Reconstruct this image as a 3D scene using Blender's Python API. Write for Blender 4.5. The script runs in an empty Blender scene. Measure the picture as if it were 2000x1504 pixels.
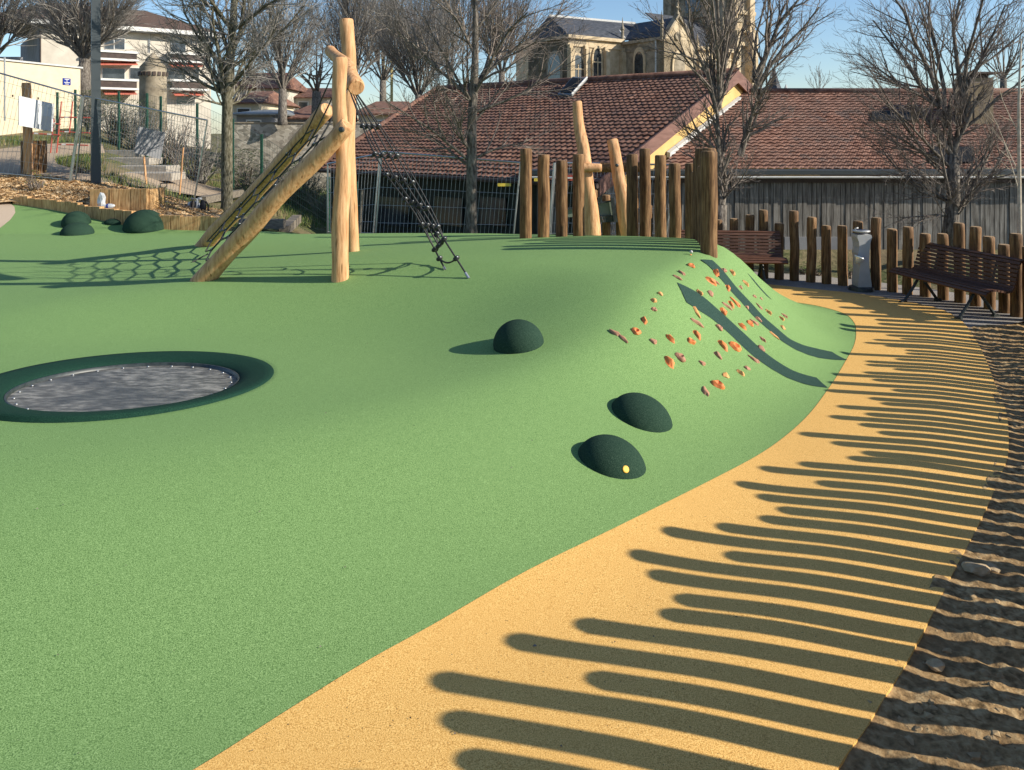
import bpy, bmesh, math, random
import numpy as np
from mathutils import Vector, Matrix, noise
from mathutils.geometry import delaunay_2d_cdt
R = math.radians
random.seed(7)
C = bpy.context.scene.collection
F, HZ, CZ = 1500.0, 260.0, 2.1       # focal length in photo pixels, horizon row, eye height

# ------------------------------------------------------------ camera, sky, sun, exposure
cd = bpy.data.cameras.new('camera'); cam = bpy.data.objects.new('camera', cd); C.objects.link(cam)
cam.location = (0, 0, CZ); cam.rotation_euler = (R(90), 0, 0)
cd.sensor_fit = 'HORIZONTAL'; cd.sensor_width = 36; cd.lens = 36 * F / 2000
cd.shift_x = 0; cd.shift_y = -(752 - HZ) / 2000
cd.clip_start = .05; cd.clip_end = 3000
bpy.context.scene.camera = cam
SUN_AZ, SUN_EL = R(-13), R(27)       # azimuth from +X
sv = Vector((math.cos(SUN_AZ) * math.cos(SUN_EL), math.sin(SUN_AZ) * math.cos(SUN_EL), math.sin(SUN_EL)))
ld = bpy.data.lights.new('sun', 'SUN'); lo = bpy.data.objects.new('sun', ld); C.objects.link(lo)
lo.rotation_euler = (-sv).to_track_quat('-Z', 'Y').to_euler(); lo.location = (30, -10, 30)
ld.energy = 5.0; ld.angle = R(.53); ld.color = (1, .93, .80)
w = bpy.data.worlds.new('World'); bpy.context.scene.world = w; w.use_nodes = True
nt = w.node_tree; nt.nodes.clear()
sky = nt.nodes.new('ShaderNodeTexSky'); sky.sky_type = 'NISHITA'; sky.sun_disc = False
sky.sun_elevation = SUN_EL; sky.sun_rotation = R(103); sky.air_density = 1.0; sky.dust_density = .3; sky.ozone_density = 4.0
bg = nt.nodes.new('ShaderNodeBackground'); bg.inputs[1].default_value = .108
wo = nt.nodes.new('ShaderNodeOutputWorld')
nt.links.new(sky.outputs[0], bg.inputs[0]); nt.links.new(bg.outputs[0], wo.inputs[0])
vs = bpy.context.scene.view_settings
vs.view_transform = 'Standard'; vs.look = 'None'; vs.exposure = 0.55; vs.gamma = 1

# ------------------------------------------------------------ materials
def s2l(c): return tuple((x / 255 / 12.92) if x / 255 <= .04045 else ((x / 255 + .055) / 1.055) ** 2.4 for x in c)
MATS = {}
def mat(name, cols, scale=20., stretch=(1, 1, 1), rough=.8, bump=0., bscale=None, detail=4, spec=.3, metal=0., ramp=(.35, .65),
        big=None, voro=False, coord='Object', spots=None, rnd=0.):
    """cols: 2+ linear colours spread over a noise ramp; big: (scale, colour, amount, lo, hi) large soft patches; spots: fine second colour"""
    m = bpy.data.materials.new(name); m.use_nodes = True; t = m.node_tree; N = t.nodes; L = t.links
    b = N['Principled BSDF']; b.inputs['Roughness'].default_value = rough; b.inputs['Metallic'].default_value = metal
    b.inputs['Specular IOR Level'].default_value = spec
    tc = N.new('ShaderNodeTexCoord'); mp = N.new('ShaderNodeMapping'); mp.inputs['Scale'].default_value = stretch
    L.new(tc.outputs[coord], mp.inputs[0]); vec = mp.outputs[0]
    if rnd:
        oi = N.new('ShaderNodeObjectInfo'); va = N.new('ShaderNodeVectorMath'); va.operation = 'MULTIPLY_ADD'
        L.new(oi.outputs['Random'], va.inputs[0]); va.inputs[1].default_value = (37, 53, 71); L.new(mp.outputs[0], va.inputs[2]); vec = va.outputs[0]
    if voro:
        n = N.new('ShaderNodeTexVoronoi'); n.inputs['Scale'].default_value = scale; L.new(vec, n.inputs['Vector'])
        sx = N.new('ShaderNodeSeparateColor'); L.new(n.outputs['Color'], sx.inputs[0]); fac = sx.outputs[0]
    else:
        n = N.new('ShaderNodeTexNoise'); n.inputs['Scale'].default_value = scale; n.inputs['Detail'].default_value = detail
        n.inputs['Roughness'].default_value = .6; L.new(vec, n.inputs['Vector']); fac = n.outputs[0]
    cr = N.new('ShaderNodeValToRGB'); L.new(fac, cr.inputs[0]); e = cr.color_ramp.elements
    lo_, hi_ = (0, 1) if voro else ramp
    for i, c in enumerate(cols):
        p = lo_ + (hi_ - lo_) * i / max(1, len(cols) - 1)
        if i < 2: el = e[i]; el.position = p
        else: el = e.new(p)
        el.color = (*c, 1)
    out = cr.outputs[0]
    if spots:
        sc_, col_, th = spots
        v = N.new('ShaderNodeTexNoise'); v.inputs['Scale'].default_value = sc_; v.inputs['Detail'].default_value = 1; L.new(vec, v.inputs['Vector'])
        r2 = N.new('ShaderNodeValToRGB'); r2.color_ramp.elements[0].position = th; r2.color_ramp.elements[1].position = th + .05
        L.new(v.outputs[0], r2.inputs[0]); mx = N.new('ShaderNodeMixRGB'); mx.inputs[2].default_value = (*col_, 1)
        L.new(r2.outputs[0], mx.inputs[0]); L.new(out, mx.inputs[1]); out = mx.outputs[0]
    if big:
        sc_, col_, amt, a_, b_ = big
        v = N.new('ShaderNodeTexNoise'); v.inputs['Scale'].default_value = sc_; v.inputs['Detail'].default_value = 3; L.new(tc.outputs[coord], v.inputs['Vector'])
        mr = N.new('ShaderNodeMapRange'); mr.inputs[1].default_value = a_; mr.inputs[2].default_value = b_; mr.inputs[4].default_value = amt
        L.new(v.outputs[0], mr.inputs[0]); mx = N.new('ShaderNodeMixRGB'); mx.inputs[2].default_value = (*col_, 1)
        L.new(mr.outputs[0], mx.inputs[0]); L.new(out, mx.inputs[1]); out = mx.outputs[0]
    if rnd:
        hs = N.new('ShaderNodeHueSaturation'); ma = N.new('ShaderNodeMapRange'); ma.inputs[3].default_value = 1 - rnd; ma.inputs[4].default_value = 1 + rnd
        L.new(oi.outputs['Random'], ma.inputs[0]); L.new(ma.outputs[0], hs.inputs['Value']); L.new(out, hs.inputs['Color']); out = hs.outputs[0]
    L.new(out, b.inputs['Base Color'])
    if bump:
        bp = N.new('ShaderNodeBump'); bp.inputs['Strength'].default_value = 1; bp.inputs['Distance'].default_value = bump
        if bscale:
            n2 = N.new('ShaderNodeTexNoise'); n2.inputs['Scale'].default_value = bscale; n2.inputs['Detail'].default_value = 3; L.new(vec, n2.inputs['Vector']); L.new(n2.outputs[0], bp.inputs['Height'])
        else: L.new(fac, bp.inputs['Height'])
        L.new(bp.outputs[0], b.inputs['Normal'])
    MATS[name] = m; return m

M = {}
M['green'] = mat('green_rubber', [(.055, .120, .030), (.162, .280, .088), (.30, .45, .175)], scale=210, detail=1.5, ramp=(.30, .70), rough=.85, bump=.0012, spec=.25,
                 big=(.5, (.150, .260, .088), .4, .35, .7))
M['yellow'] = mat('yellow_rubber', [(.40, .20, .045), (.72, .41, .115), (.92, .60, .21)], scale=210, detail=1.5, ramp=(.30, .68), rough=.85, bump=.0012, spec=.25,
                  spots=(70, (.20, .12, .04), .735), big=(1.1, (.68, .39, .115), .4, .4, .65))
M['dkgreen'] = mat('dark_green_rubber', [(.010, .028, .018), (.020, .045, .030), (.045, .080, .055)], scale=200, detail=1.5, ramp=(.3, .7), rough=.9, bump=.0012, spec=.08)
M['ringgreen'] = mat('ring_rubber', [(.005, .022, .014), (.009, .036, .024), (.020, .060, .038)], scale=200, detail=1.5, ramp=(.3, .7), rough=.85, bump=.0012, spec=.1)
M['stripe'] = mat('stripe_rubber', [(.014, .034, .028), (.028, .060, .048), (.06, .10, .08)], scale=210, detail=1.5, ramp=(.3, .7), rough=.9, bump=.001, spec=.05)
M['beige'] = mat('beige_rubber', [(.40, .30, .21), (.52, .40, .29), (.60, .48, .36)], scale=160, detail=2, rough=.9, bump=.001)
M['paving'] = mat('grey_paving', [(.17, .15, .13), (.28, .255, .225), (.36, .33, .30)], scale=60, detail=4, rough=.9, bump=.002, big=(1.5, (.18, .16, .14), .5, .4, .65))
M['soil'] = mat('soil', [(.13, .085, .042), (.33, .215, .105), (.52, .375, .20)], scale=26, detail=9, rough=.95, bump=.012, big=(2.2, (.23, .15, .075), .6, .4, .6), spec=.05)
M['ground'] = mat('ground_grass', [(.035, .05, .018), (.10, .115, .045), (.20, .17, .09)], scale=9, detail=8, rough=.95, bump=.03, big=(.45, (.24, .18, .11), .8, .42, .6), spec=.1)
M['gravel'] = mat('sandy_path', [(.26, .19, .13), (.38, .29, .20), (.46, .37, .27)], scale=40, detail=5, rough=.95, bump=.005)
M['chip'] = mat('chips', [(.30, .17, .07), (.55, .36, .18), (.75, .55, .32)], scale=18, detail=6, rough=.9, bump=.02)
M['chipbit'] = mat('chip_bits', [(.22, .12, .05), (.50, .32, .15), (.80, .60, .36)], scale=7, detail=3, rough=.85)
M['robinia'] = mat('robinia_log', [(.40, .20, .085), (.57, .31, .145), (.66, .39, .20)], scale=9, stretch=(3, 3, .35), detail=7, rough=.7, bump=.006, spots=(7, (.27, .14, .055), .68), rnd=.04)
M['pine'] = mat('treated_pine', [(.080, .038, .014), (.165, .085, .034), (.27, .155, .070)], scale=8, stretch=(4, 4, .4), detail=8, rough=.75, bump=.006, spots=(9, (.07, .035, .014), .66), rnd=.2)
M['pinetop'] = mat('pine_end_grain', [(.24, .15, .075), (.36, .25, .14)], scale=40, rough=.85, rnd=.1)
M['sleeper'] = mat('sawn_larch', [(.27, .14, .055), (.46, .27, .115), (.60, .39, .19)], scale=7, stretch=(5, 5, .5), detail=7, rough=.75, bump=.004, rnd=.16)
M['bark'] = mat('bark', [(.06, .050, .042), (.145, .125, .105), (.25, .22, .185)], scale=12, stretch=(2, 2, .6), detail=7, rough=.95, bump=.02, spec=.1)
M['twig'] = mat('twig_bark', [(.14, .115, .098), (.25, .21, .18)], scale=4, rough=.95, spec=.1)
M['twiggrey'] = mat('grey_twig_bark', [(.17, .155, .138), (.29, .265, .235)], scale=4, rough=.95, spec=.1)
M['mossbark'] = mat('mossy_bark', [(.05, .045, .030), (.125, .112, .075), (.22, .20, .15)], scale=14, stretch=(2, 2, .6), detail=7, rough=.95, bump=.02, spec=.1)
M['palebark'] = mat('pale_bark', [(.38, .32, .24), (.55, .48, .38)], scale=20, rough=.9)
M['rope'] = mat('black_rope', [(.010, .010, .010), (.03, .03, .03)], scale=90, rough=.6, bump=.002, spec=.5)
M['steel'] = mat('galvanised_steel', [(.46, .47, .47), (.52, .52, .51)], scale=8, rough=.38, metal=.9)
M['wire'] = mat('fence_wire', [(.34, .35, .35), (.46, .47, .47)], scale=12, rough=.5, metal=.3)
M['dksteel'] = mat('dark_steel', [(.018, .024, .024), (.04, .05, .05)], scale=20, rough=.45, spec=.5)
M['lamp'] = mat('anthracite_paint', [(.036, .047, .053), (.039, .050, .056)], scale=2, rough=.5, spec=.5)
M['fount'] = mat('grey_enamel', [(.42, .42, .42), (.50, .50, .49)], scale=5, rough=.4, metal=.1, spec=.6)
M['basin'] = mat('polished_basin', [(.75, .75, .72), (.85, .85, .82)], scale=5, rough=.25, metal=.4)
M['benchwood'] = mat('bench_slats', [(.065, .026, .014), (.13, .058, .032)], scale=14, stretch=(.5, 4, 4), rough=.55, spec=.4)
M['greenpost'] = mat('green_coated_steel', [(.010, .05, .03), (.02, .08, .05)], scale=10, rough=.5, spec=.5)
M['orange'] = mat('orange_resin', [(.62, .17, .045), (.82, .27, .085)], scale=14, rough=.55, bump=.002, rnd=.08)
M['pink'] = mat('brown_pink_resin', [(.33, .15, .085), (.52, .27, .17)], scale=14, rough=.6, bump=.002, rnd=.1)
M['ochre'] = mat('ochre_resin', [(.55, .26, .08), (.75, .40, .15)], scale=14, rough=.6, bump=.002, rnd=.08)
M['plug'] = mat('yellow_plug', [(.75, .42, .05), (.85, .5, .08)], scale=20, rough=.5)
M['bed'] = mat('jumping_bed', [(.06, .058, .052), (.14, .136, .122), (.30, .285, .25)], scale=9, stretch=(1, 2.2, 1), detail=9, rough=.45, spec=.35, bump=.002, bscale=30, big=(1.3, (.045, .050, .052), .55, .50, .58))
M['white'] = mat('white_paint', [(.60, .59, .56), (.68, .67, .64)], scale=3, rough=.6)
M['whiteb'] = mat('sign_board_white', [(.52, .53, .55), (.58, .59, .60)], scale=3, rough=.5)
M['greyb'] = mat('board_back_grey', [(.20, .20, .21), (.27, .27, .28)], scale=5, rough=.6)
M['red'] = mat('red_paint', [(.36, .06, .04), (.44, .09, .06)], scale=5, rough=.5)
M['awning'] = mat('red_awning', [(.50, .13, .09), (.60, .19, .13)], scale=3, rough=.8)
M['blue'] = mat('blue_enamel', [(.01, .025, .20), (.015, .035, .25)], scale=5, rough=.4)
M['yellowp'] = mat('yellow_paint', [(.75, .55, .08), (.85, .62, .1)], scale=5, rough=.5)
M['cream'] = mat('cream_render', [(.55, .47, .33), (.62, .53, .38)], scale=3, detail=6, rough=.9)
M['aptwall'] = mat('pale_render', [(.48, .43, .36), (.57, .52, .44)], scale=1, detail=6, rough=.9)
M['greywall'] = mat('grey_and_shaded_render', [(.20, .20, .21), (.27, .27, .28)], scale=1, detail=6, rough=.9)  # grey render; also the painted shade of the apartment block's side
M['brownroof'] = mat('brown_flat_tiles', [(.055, .035, .028), (.10, .065, .05), (.15, .10, .08)], scale=6, stretch=(1, 1, 5), detail=6, rough=.9)
M['brownpanel'] = mat('brown_panel', [(.05, .035, .03), (.08, .055, .045)], scale=2, rough=.6)
M['glass'] = mat('window_glass', [(.020, .024, .028), (.05, .058, .065)], scale=1.5, rough=.12, spec=.8)
M['tile'] = mat('terracotta_tiles', [(.095, .042, .028), (.185, .092, .062), (.285, .155, .108)], scale=5, stretch=(1, 1, 1), detail=6, rough=.9, spots=(3, (.11, .065, .055), .62), big=(.7, (.12, .070, .058), .5, .4, .6))
M['tile2'] = mat('weathered_tiles', [(.115, .052, .035), (.20, .100, .070), (.30, .165, .120)], scale=5, detail=6, rough=.9, spots=(3, (.13, .085, .07), .6), big=(.7, (.14, .09, .072), .5, .4, .6))
M['fascia'] = mat('brown_fascia', [(.15, .078, .062), (.21, .115, .092)], scale=2, stretch=(1, 1, 6), rough=.8)
M['gable'] = mat('yellow_gable_render', [(.56, .37, .14), (.64, .44, .18)], scale=2, rough=.9)
M['flash'] = mat('pale_flashing', [(.46, .46, .44), (.56, .55, .53)], scale=6, rough=.6)
M['zinc'] = mat('zinc_gutter', [(.16, .17, .17), (.25, .26, .26)], scale=3, rough=.5, metal=.2)
M['slat'] = mat('weathered_cladding', [(.09, .083, .073), (.185, .172, .155), (.28, .265, .24)], scale=5, stretch=(4, 4, .35), detail=8, rough=.9, spec=.1)
M['shed'] = mat('dark_green_timber', [(.020, .024, .018), (.05, .056, .042)], scale=4, stretch=(4, 4, .4), rough=.9)
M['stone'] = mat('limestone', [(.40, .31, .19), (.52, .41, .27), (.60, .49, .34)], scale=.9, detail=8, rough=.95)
M['stonedk'] = mat('weathered_and_shaded_limestone', [(.17, .14, .10), (.28, .235, .17), (.38, .32, .24)], scale=1.2, detail=8, rough=.95)  # weathered stone; also paints shade onto church faces turned from the sun
M['slate'] = mat('slate_roof', [(.032, .036, .045), (.06, .066, .08), (.09, .095, .11)], scale=1.5, stretch=(1, 1, 5), detail=6, rough=.75)
M['rubble'] = mat('rubble_wall', [(.20, .175, .14), (.36, .32, .26), (.50, .45, .37)], scale=5, stretch=(1, 1, 1.6), rough=.95, voro=True, bump=.03)
M['concrete'] = mat('concrete_step', [(.28, .25, .21), (.42, .38, .32)], scale=8, detail=7, rough=.95, bump=.004)
M['drytim'] = mat('grey_old_timber', [(.14, .12, .095), (.25, .215, .17)], scale=8, stretch=(1, 4, 4), rough=.95, bump=.006)
M['grass'] = mat('grass_blades', [(.045, .09, .018), (.10, .15, .035), (.17, .17, .07)], scale=2, rough=.9)
M['drygrass'] = mat('dry_grass', [(.16, .13, .06), (.28, .23, .12)], scale=2, rough=.9)
M['leaf'] = mat('shrub_leaves', [(.10, .06, .03), (.12, .14, .04), (.26, .15, .07)], scale=9, rough=.9)
M['olive'] = mat('olive_leaves', [(.035, .05, .016), (.09, .11, .035)], scale=2, rough=.9)
M['rock'] = mat('pale_stone', [(.34, .24, .13), (.56, .43, .27)], scale=12, detail=6, rough=.95, bump=.01)
M['clod'] = mat('soil_clod', [(.20, .13, .065), (.46, .33, .18)], scale=10, detail=6, rough=.95, bump=.01)
M['black'] = mat('black_fabric', [(.012, .012, .014), (.03, .03, .035)], scale=30, rough=.8)
M['plastic'] = mat('clear_plastic', [(.40, .42, .44), (.55, .56, .57)], scale=30, rough=.3, spec=.6)
M['slide'] = mat('green_grey_panel', [(.18, .22, .17), (.24, .28, .22)], scale=4, rough=.5)
M['darkglass'] = mat('roof_glass', [(.012, .013, .015), (.022, .024, .027)], scale=2, rough=.6, spec=.1)
M['crane'] = mat('crane_yellow', [(.35, .28, .10), (.48, .38, .15)], scale=2, rough=.6)

# ------------------------------------------------------------ terrain
def sm(x): x = np.clip(x, 0, 1); return x * x * (3 - 2 * x)
def zpath(Y): return .08 - .053 * np.clip(Y, 0, 10)
def edge_pt(u, v):                                  # photo row/column of the path edge on the path's plane
    Y = (CZ - .08) / ((v - HZ) / F - .053); Y = Y if 0 < Y < 10 else (CZ + .45) * F / (v - HZ); return ((u - 1000) / F * Y, Y)
INNER = [(-3.9, .3), (-2.3, 1.8)] + [edge_pt(*p) for p in [(380, 1504), (540, 1404), (700, 1310), (850, 1232), (1000, 1150), (1200, 1050), (1400, 940), (1490, 885), (1560, 830), (1620, 757),
         (1652, 705), (1668, 675), (1672, 650), (1668, 630), (1647, 612), (1593, 597), (1532, 588)]] + [(3.45, 12.05), (3.0, 12.9), (2.7, 14.1), (2.0, 15.3), (.6, 16.4), (-1.5, 17.1), (-4, 17.3), (-8, 17.6), (-14, 18.5)]
OUTER = [(-3.0, -2.0), (-1.2, .3), (.2, 1.9)] + [edge_pt(*p) for p in [(1624, 1502), (1654, 1454), (1690, 1406), (1723, 1352), (1759, 1298), (1786, 1250), (1825, 1177), (1865, 1099), (1901, 1033), (1928, 979),
         (1949, 931), (1968, 883), (1970, 841), (1964, 792), (1946, 750), (1928, 702), (1905, 658), (1891, 640), (1870, 621), (1827, 601), (1764, 588), (1701, 577), (1611, 567), (1496, 555)]] + [(3.3, 13.5), (2.0, 14.8), (.8, 16.2)]
def catmull(P, n=6):
    P = [np.array(p, float) for p in P]; out = []; N_ = len(P)
    def tan(i):
        if i == 0: return (P[1] - P[0]) / np.linalg.norm(P[1] - P[0])
        if i == N_ - 1: return (P[-1] - P[-2]) / np.linalg.norm(P[-1] - P[-2])
        a, b = P[i] - P[i - 1], P[i + 1] - P[i]; la, lb = np.linalg.norm(a), np.linalg.norm(b); return (a / la * lb + b / lb * la) / (la + lb)
    T = [tan(i) for i in range(N_)]
    for i in range(N_ - 1):
        L_ = np.linalg.norm(P[i + 1] - P[i])
        for k in range(n):
            t = k / n; h = (2 * t ** 3 - 3 * t ** 2 + 1, t ** 3 - 2 * t ** 2 + t, -2 * t ** 3 + 3 * t ** 2, t ** 3 - t ** 2)
            out.append(h[0] * P[i] + h[1] * L_ * T[i] + h[2] * P[i + 1] + h[3] * L_ * T[i + 1])
    out.append(P[-1]); return np.array(out)
INN = catmull(INNER, 6); OUT = catmull(OUTER, 6)
def sdist(X, Y, P):
    """signed distance to polyline, positive on its left side"""
    best = np.full(X.shape, 1e9); sg = np.ones(X.shape); bp = np.zeros(X.shape)
    for (ax, ay), (bx, by) in zip(P[:-1], P[1:]):
        dx, dy = bx - ax, by - ay; l2 = dx * dx + dy * dy + 1e-12
        t = np.clip(((X - ax) * dx + (Y - ay) * dy) / l2, 0, 1)
        qx, qy = X - ax - t * dx, Y - ay - t * dy; d = qx * qx + qy * qy
        cr = dx * qy - dy * qx; pp = np.abs(cr) / np.sqrt(l2); upd = (d < best - 1e-9) | ((d < best + 1e-9) & (pp > bp))
        best = np.where(upd, d, best); sg = np.where(upd, np.sign(cr), sg); bp = np.where(upd, pp, bp)
    return np.sqrt(best) * np.where(sg == 0, 1, sg)
def hill(X, Y):
    r = X / np.maximum(Y, 1); side = sm((-r - .34) / .24)
    h = .25 * np.clip(Y - 16, 0, 4) + .1 * np.clip(Y - 20, 0, 16)
    side2 = sm((-r - .26) / .1) * .0
    return side * h + side2
TY = 6.02; TX = (252 - 1000) / F * TY; TZ = CZ - (743 - HZ) / F * TY
def gz(X, Y):
    X = np.asarray(X, float); Y = np.asarray(Y, float)
    d = sdist(X, Y, INN)
    zp = zpath(Y)
    near = .09 * (1 - sm((Y - 3.2) / 5.6))
    bump = .68 * np.exp(-(np.maximum(0, 1.9 - X) / 4.6) ** 2 / 2 - (np.maximum(0, 9.2 - Y) / 1.75) ** 2 / 2 - (np.maximum(0, Y - 9.5) / 3.2) ** 2 / 2 - (np.maximum(0, X - 2.45) / .75) ** 2 / 2 * sm((Y - 8.8) / 1.2))
    bump = bump + .15 * np.exp(-((d - 2.0) / 1.0) ** 2) * sm((Y - 3.8) / 1.6) * (1 - sm((Y - 7.2) / 1.8))
    Pl = near + bump; Pl = zp + (Pl - zp) * (.22 + .78 * sm((Y - 2.6) / 2.8))
    W = 2.1 - .65 * sm((Y - 4.4) / 2.6)
    t = np.clip(d / W, 0, 1)
    x_ = np.maximum(d, 0) / W; k_ = .16; h_ = np.clip(.5 + .5 * (1 - x_) / k_, 0, 1); S = (1 - h_) + x_ * h_ - k_ * h_ * (1 - h_); S = np.clip(S, 0, 1) ** 1.5
    left = sm((-X - 3) / 3) * sm((Y - 13) / 3)           # the level ground carries on to the left, no drop
    z = zp + (Pl - zp) * np.maximum(S, left)
    td = np.hypot(X - TX, Y - TY); t2 = np.hypot((X - TX) * np.where(X > TX, .72, 1), Y - TY); tw = 1 - sm((t2 - 1.15) / 2.5); z = z * (1 - tw) + (TZ - .004 * (X - TX) - .072 * (Y - TY)) * tw - .16 * sm((1.07 - td) / .16)     # the ground is levelled round the trampoline
    # path crown: outer edge rolls down to the soil
    s = sdist(X, Y, OUT)                                  # positive inside
    fade = 1 - sm((Y - 9.3) / 1.2)
    z = z - .042 * sm((.62 - s) / .8) * fade * (d < 0)
    z = z - .012 * sm((-s - .0) / .08) * fade * (d < 0)
    # behind the play area the ground falls away, to the left it climbs
    back = sm((Y - 17.2) / 3) * (1 - sm((-X / np.maximum(Y, 1) - .2) / .14))
    z = np.where(back > 0, z * (1 - back) + (-.9) * back, z)
    z = z + hill(X, Y) - .0
    z = np.where(Y > 60, z * 1.0, z)
    return z
YS = np.concatenate([np.arange(1.2, 30, .01), np.arange(30, 90, .05)])
def place(u, v):
    rx, rz = (u - 1000) / F, (HZ - v) / F
    g = gz(rx * YS, YS); h = CZ + rz * YS
    i = int(np.argmax(h < g)) if (h < g).any() else len(YS) - 1
    Y = float(YS[i]); return Vector((rx * Y, Y, float(g[i])))
def at(u, v, Y): return Vector(((u - 1000) / F * Y, Y, CZ + (HZ - v) / F * Y))
def gzf(x, y): return float(gz(np.array([x]), np.array([y]))[0])
def gnormal(x, y, e=.08):
    g = gz(np.array([x + e, x - e, x, x]), np.array([y, y, y + e, y - e]))
    return Vector((-(g[0] - g[1]) / (2 * e), -(g[2] - g[3]) / (2 * e), 1)).normalized()

# ------------------------------------------------------------ mesh helpers
WL = {}
def tag(o, label=None, cat=None, group=None, kind=None):
    if label: o['label'] = label
    if cat: o['category'] = cat
    if group: o['group'] = group
    if kind: o['kind'] = kind
    return o
def empty(name, loc, label, cat, group=None):
    o = bpy.data.objects.new(name, None); C.objects.link(o); o.location = loc; o.empty_display_size = .2
    WL[o.name] = Vector(loc); return tag(o, label, cat, group)
class MB:
    def __init__(s): s.v = []; s.f = []; s.mi = []; s.cur = 0
    def add(s, vs, fs):
        n = len(s.v); s.v += [tuple(p) for p in vs]; s.f += [tuple(i + n for i in f) for f in fs]; s.mi += [s.cur] * len(fs); return s
    def box(s, c, size, M3=None):
        x, y, z = [k / 2 for k in size]; vs = [Vector((a, b, d)) for a in (-x, x) for b in (-y, y) for d in (-z, z)]
        if M3 is not None: vs = [M3 @ p for p in vs]
        c = Vector(c); return s.add([p + c for p in vs], [(0, 1, 3, 2), (4, 6, 7, 5), (0, 4, 5, 1), (2, 3, 7, 6), (0, 2, 6, 4), (1, 5, 7, 3)])
    def hexa(s, b, t):           # bottom 4 pts, top 4 pts
        return s.add(list(b) + list(t), [(3, 2, 1, 0), (4, 5, 6, 7), (0, 1, 5, 4), (1, 2, 6, 5), (2, 3, 7, 6), (3, 0, 4, 7)])
    def slab(s, pts, th, n=None):  # polygon extruded by th along -normal
        pts = [Vector(p) for p in pts]; n = n or (pts[1] - pts[0]).cross(pts[2] - pts[0]).normalized(); k = len(pts)
        return s.add(pts + [p - n * th for p in pts], [tuple(range(k)), tuple(range(2 * k - 1, k - 1, -1))] + [(i, i + k, (i + 1) % k + k, (i + 1) % k) for i in range(k)])
    def tube(s, pts, rad, n=8, caps=True, ref=None, jit=0.):
        k = len(pts); V = s.v; base = len(V)
        if not isinstance(rad, (list, tuple)): rad = [rad] * k
        for i in range(k):
            a = pts[max(i - 1, 0)]; b = pts[min(i + 1, k - 1)]
            tx, ty, tz = b[0] - a[0], b[1] - a[1], b[2] - a[2]; l = math.sqrt(tx * tx + ty * ty + tz * tz) or 1; tx /= l; ty /= l; tz /= l
            rx, ry, rz = (1, 0, 0) if abs(tx) < .8 else (0, 1, 0)
            ux, uy, uz = ty * rz - tz * ry, tz * rx - tx * rz, tx * ry - ty * rx; l = math.sqrt(ux * ux + uy * uy + uz * uz) or 1; ux /= l; uy /= l; uz /= l
            wx, wy, wz = ty * uz - tz * uy, tz * ux - tx * uz, tx * uy - ty * ux
            p = pts[i]; r = rad[i]
            for j in range(n):
                an = 2 * math.pi * j / n; rr = r * (1 + (random.uniform(-jit, jit) if jit else 0)); c, d = math.cos(an) * rr, math.sin(an) * rr
                V.append((p[0] + ux * c + wx * d, p[1] + uy * c + wy * d, p[2] + uz * c + wz * d))
        for i in range(k - 1):
            for j in range(n):
                a = base + i * n + j; b = base + i * n + (j + 1) % n; s.f.append((a, b, b + n, a + n)); s.mi.append(s.cur)
        if caps:
            s.f.append(tuple(base + j for j in range(n - 1, -1, -1))); s.f.append(tuple(base + (k - 1) * n + j for j in range(n))); s.mi += [s.cur] * 2
        return s
    def build(s, name, m, parent=None, origin=None, smooth=False, auto=None):
        off = WL[parent.name] if parent is not None else (Vector(origin) if origin is not None else Vector((0, 0, 0)))
        me = bpy.data.meshes.new(name)
        a = np.array(s.v, float) - np.array(off); me.from_pydata(a.tolist(), [], s.f)
        for mm in (m if isinstance(m, (list, tuple)) else [m]): me.materials.append(mm)
        if isinstance(m, (list, tuple)): me.polygons.foreach_set('material_index', s.mi)
        if smooth: me.polygons.foreach_set('use_smooth', [True] * len(me.polygons))
        if auto is not None:
            me.polygons.foreach_set('use_smooth', [True] * len(me.polygons)); me.set_sharp_from_angle(angle=R(auto))
        me.update(); o = bpy.data.objects.new(name, me); C.objects.link(o)
        if parent is not None: o.parent = parent; WL[o.name] = off
        else: o.location = off; WL[o.name] = off
        return o
def lathe(mb, prof, c, n=24, M3=None):
    vs, fs = [], []; c = Vector(c)
    for r, z in prof:
        for j in range(n):
            a = 2 * math.pi * j / n; p = Vector((r * math.cos(a), r * math.sin(a), z)); vs.append((M3 @ p if M3 is not None else p) + c)
    for i in range(len(prof) - 1):
        for j in range(n): fs.append((i * n + j, i * n + (j + 1) % n, (i + 1) * n + (j + 1) % n, (i + 1) * n + j))
    fs.append(tuple(range(n - 1, -1, -1))); fs.append(tuple((len(prof) - 1) * n + j for j in range(n)))
    mb.add(vs, fs)
def zrot(a): return Matrix.Rotation(a, 3, 'Z')

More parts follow.
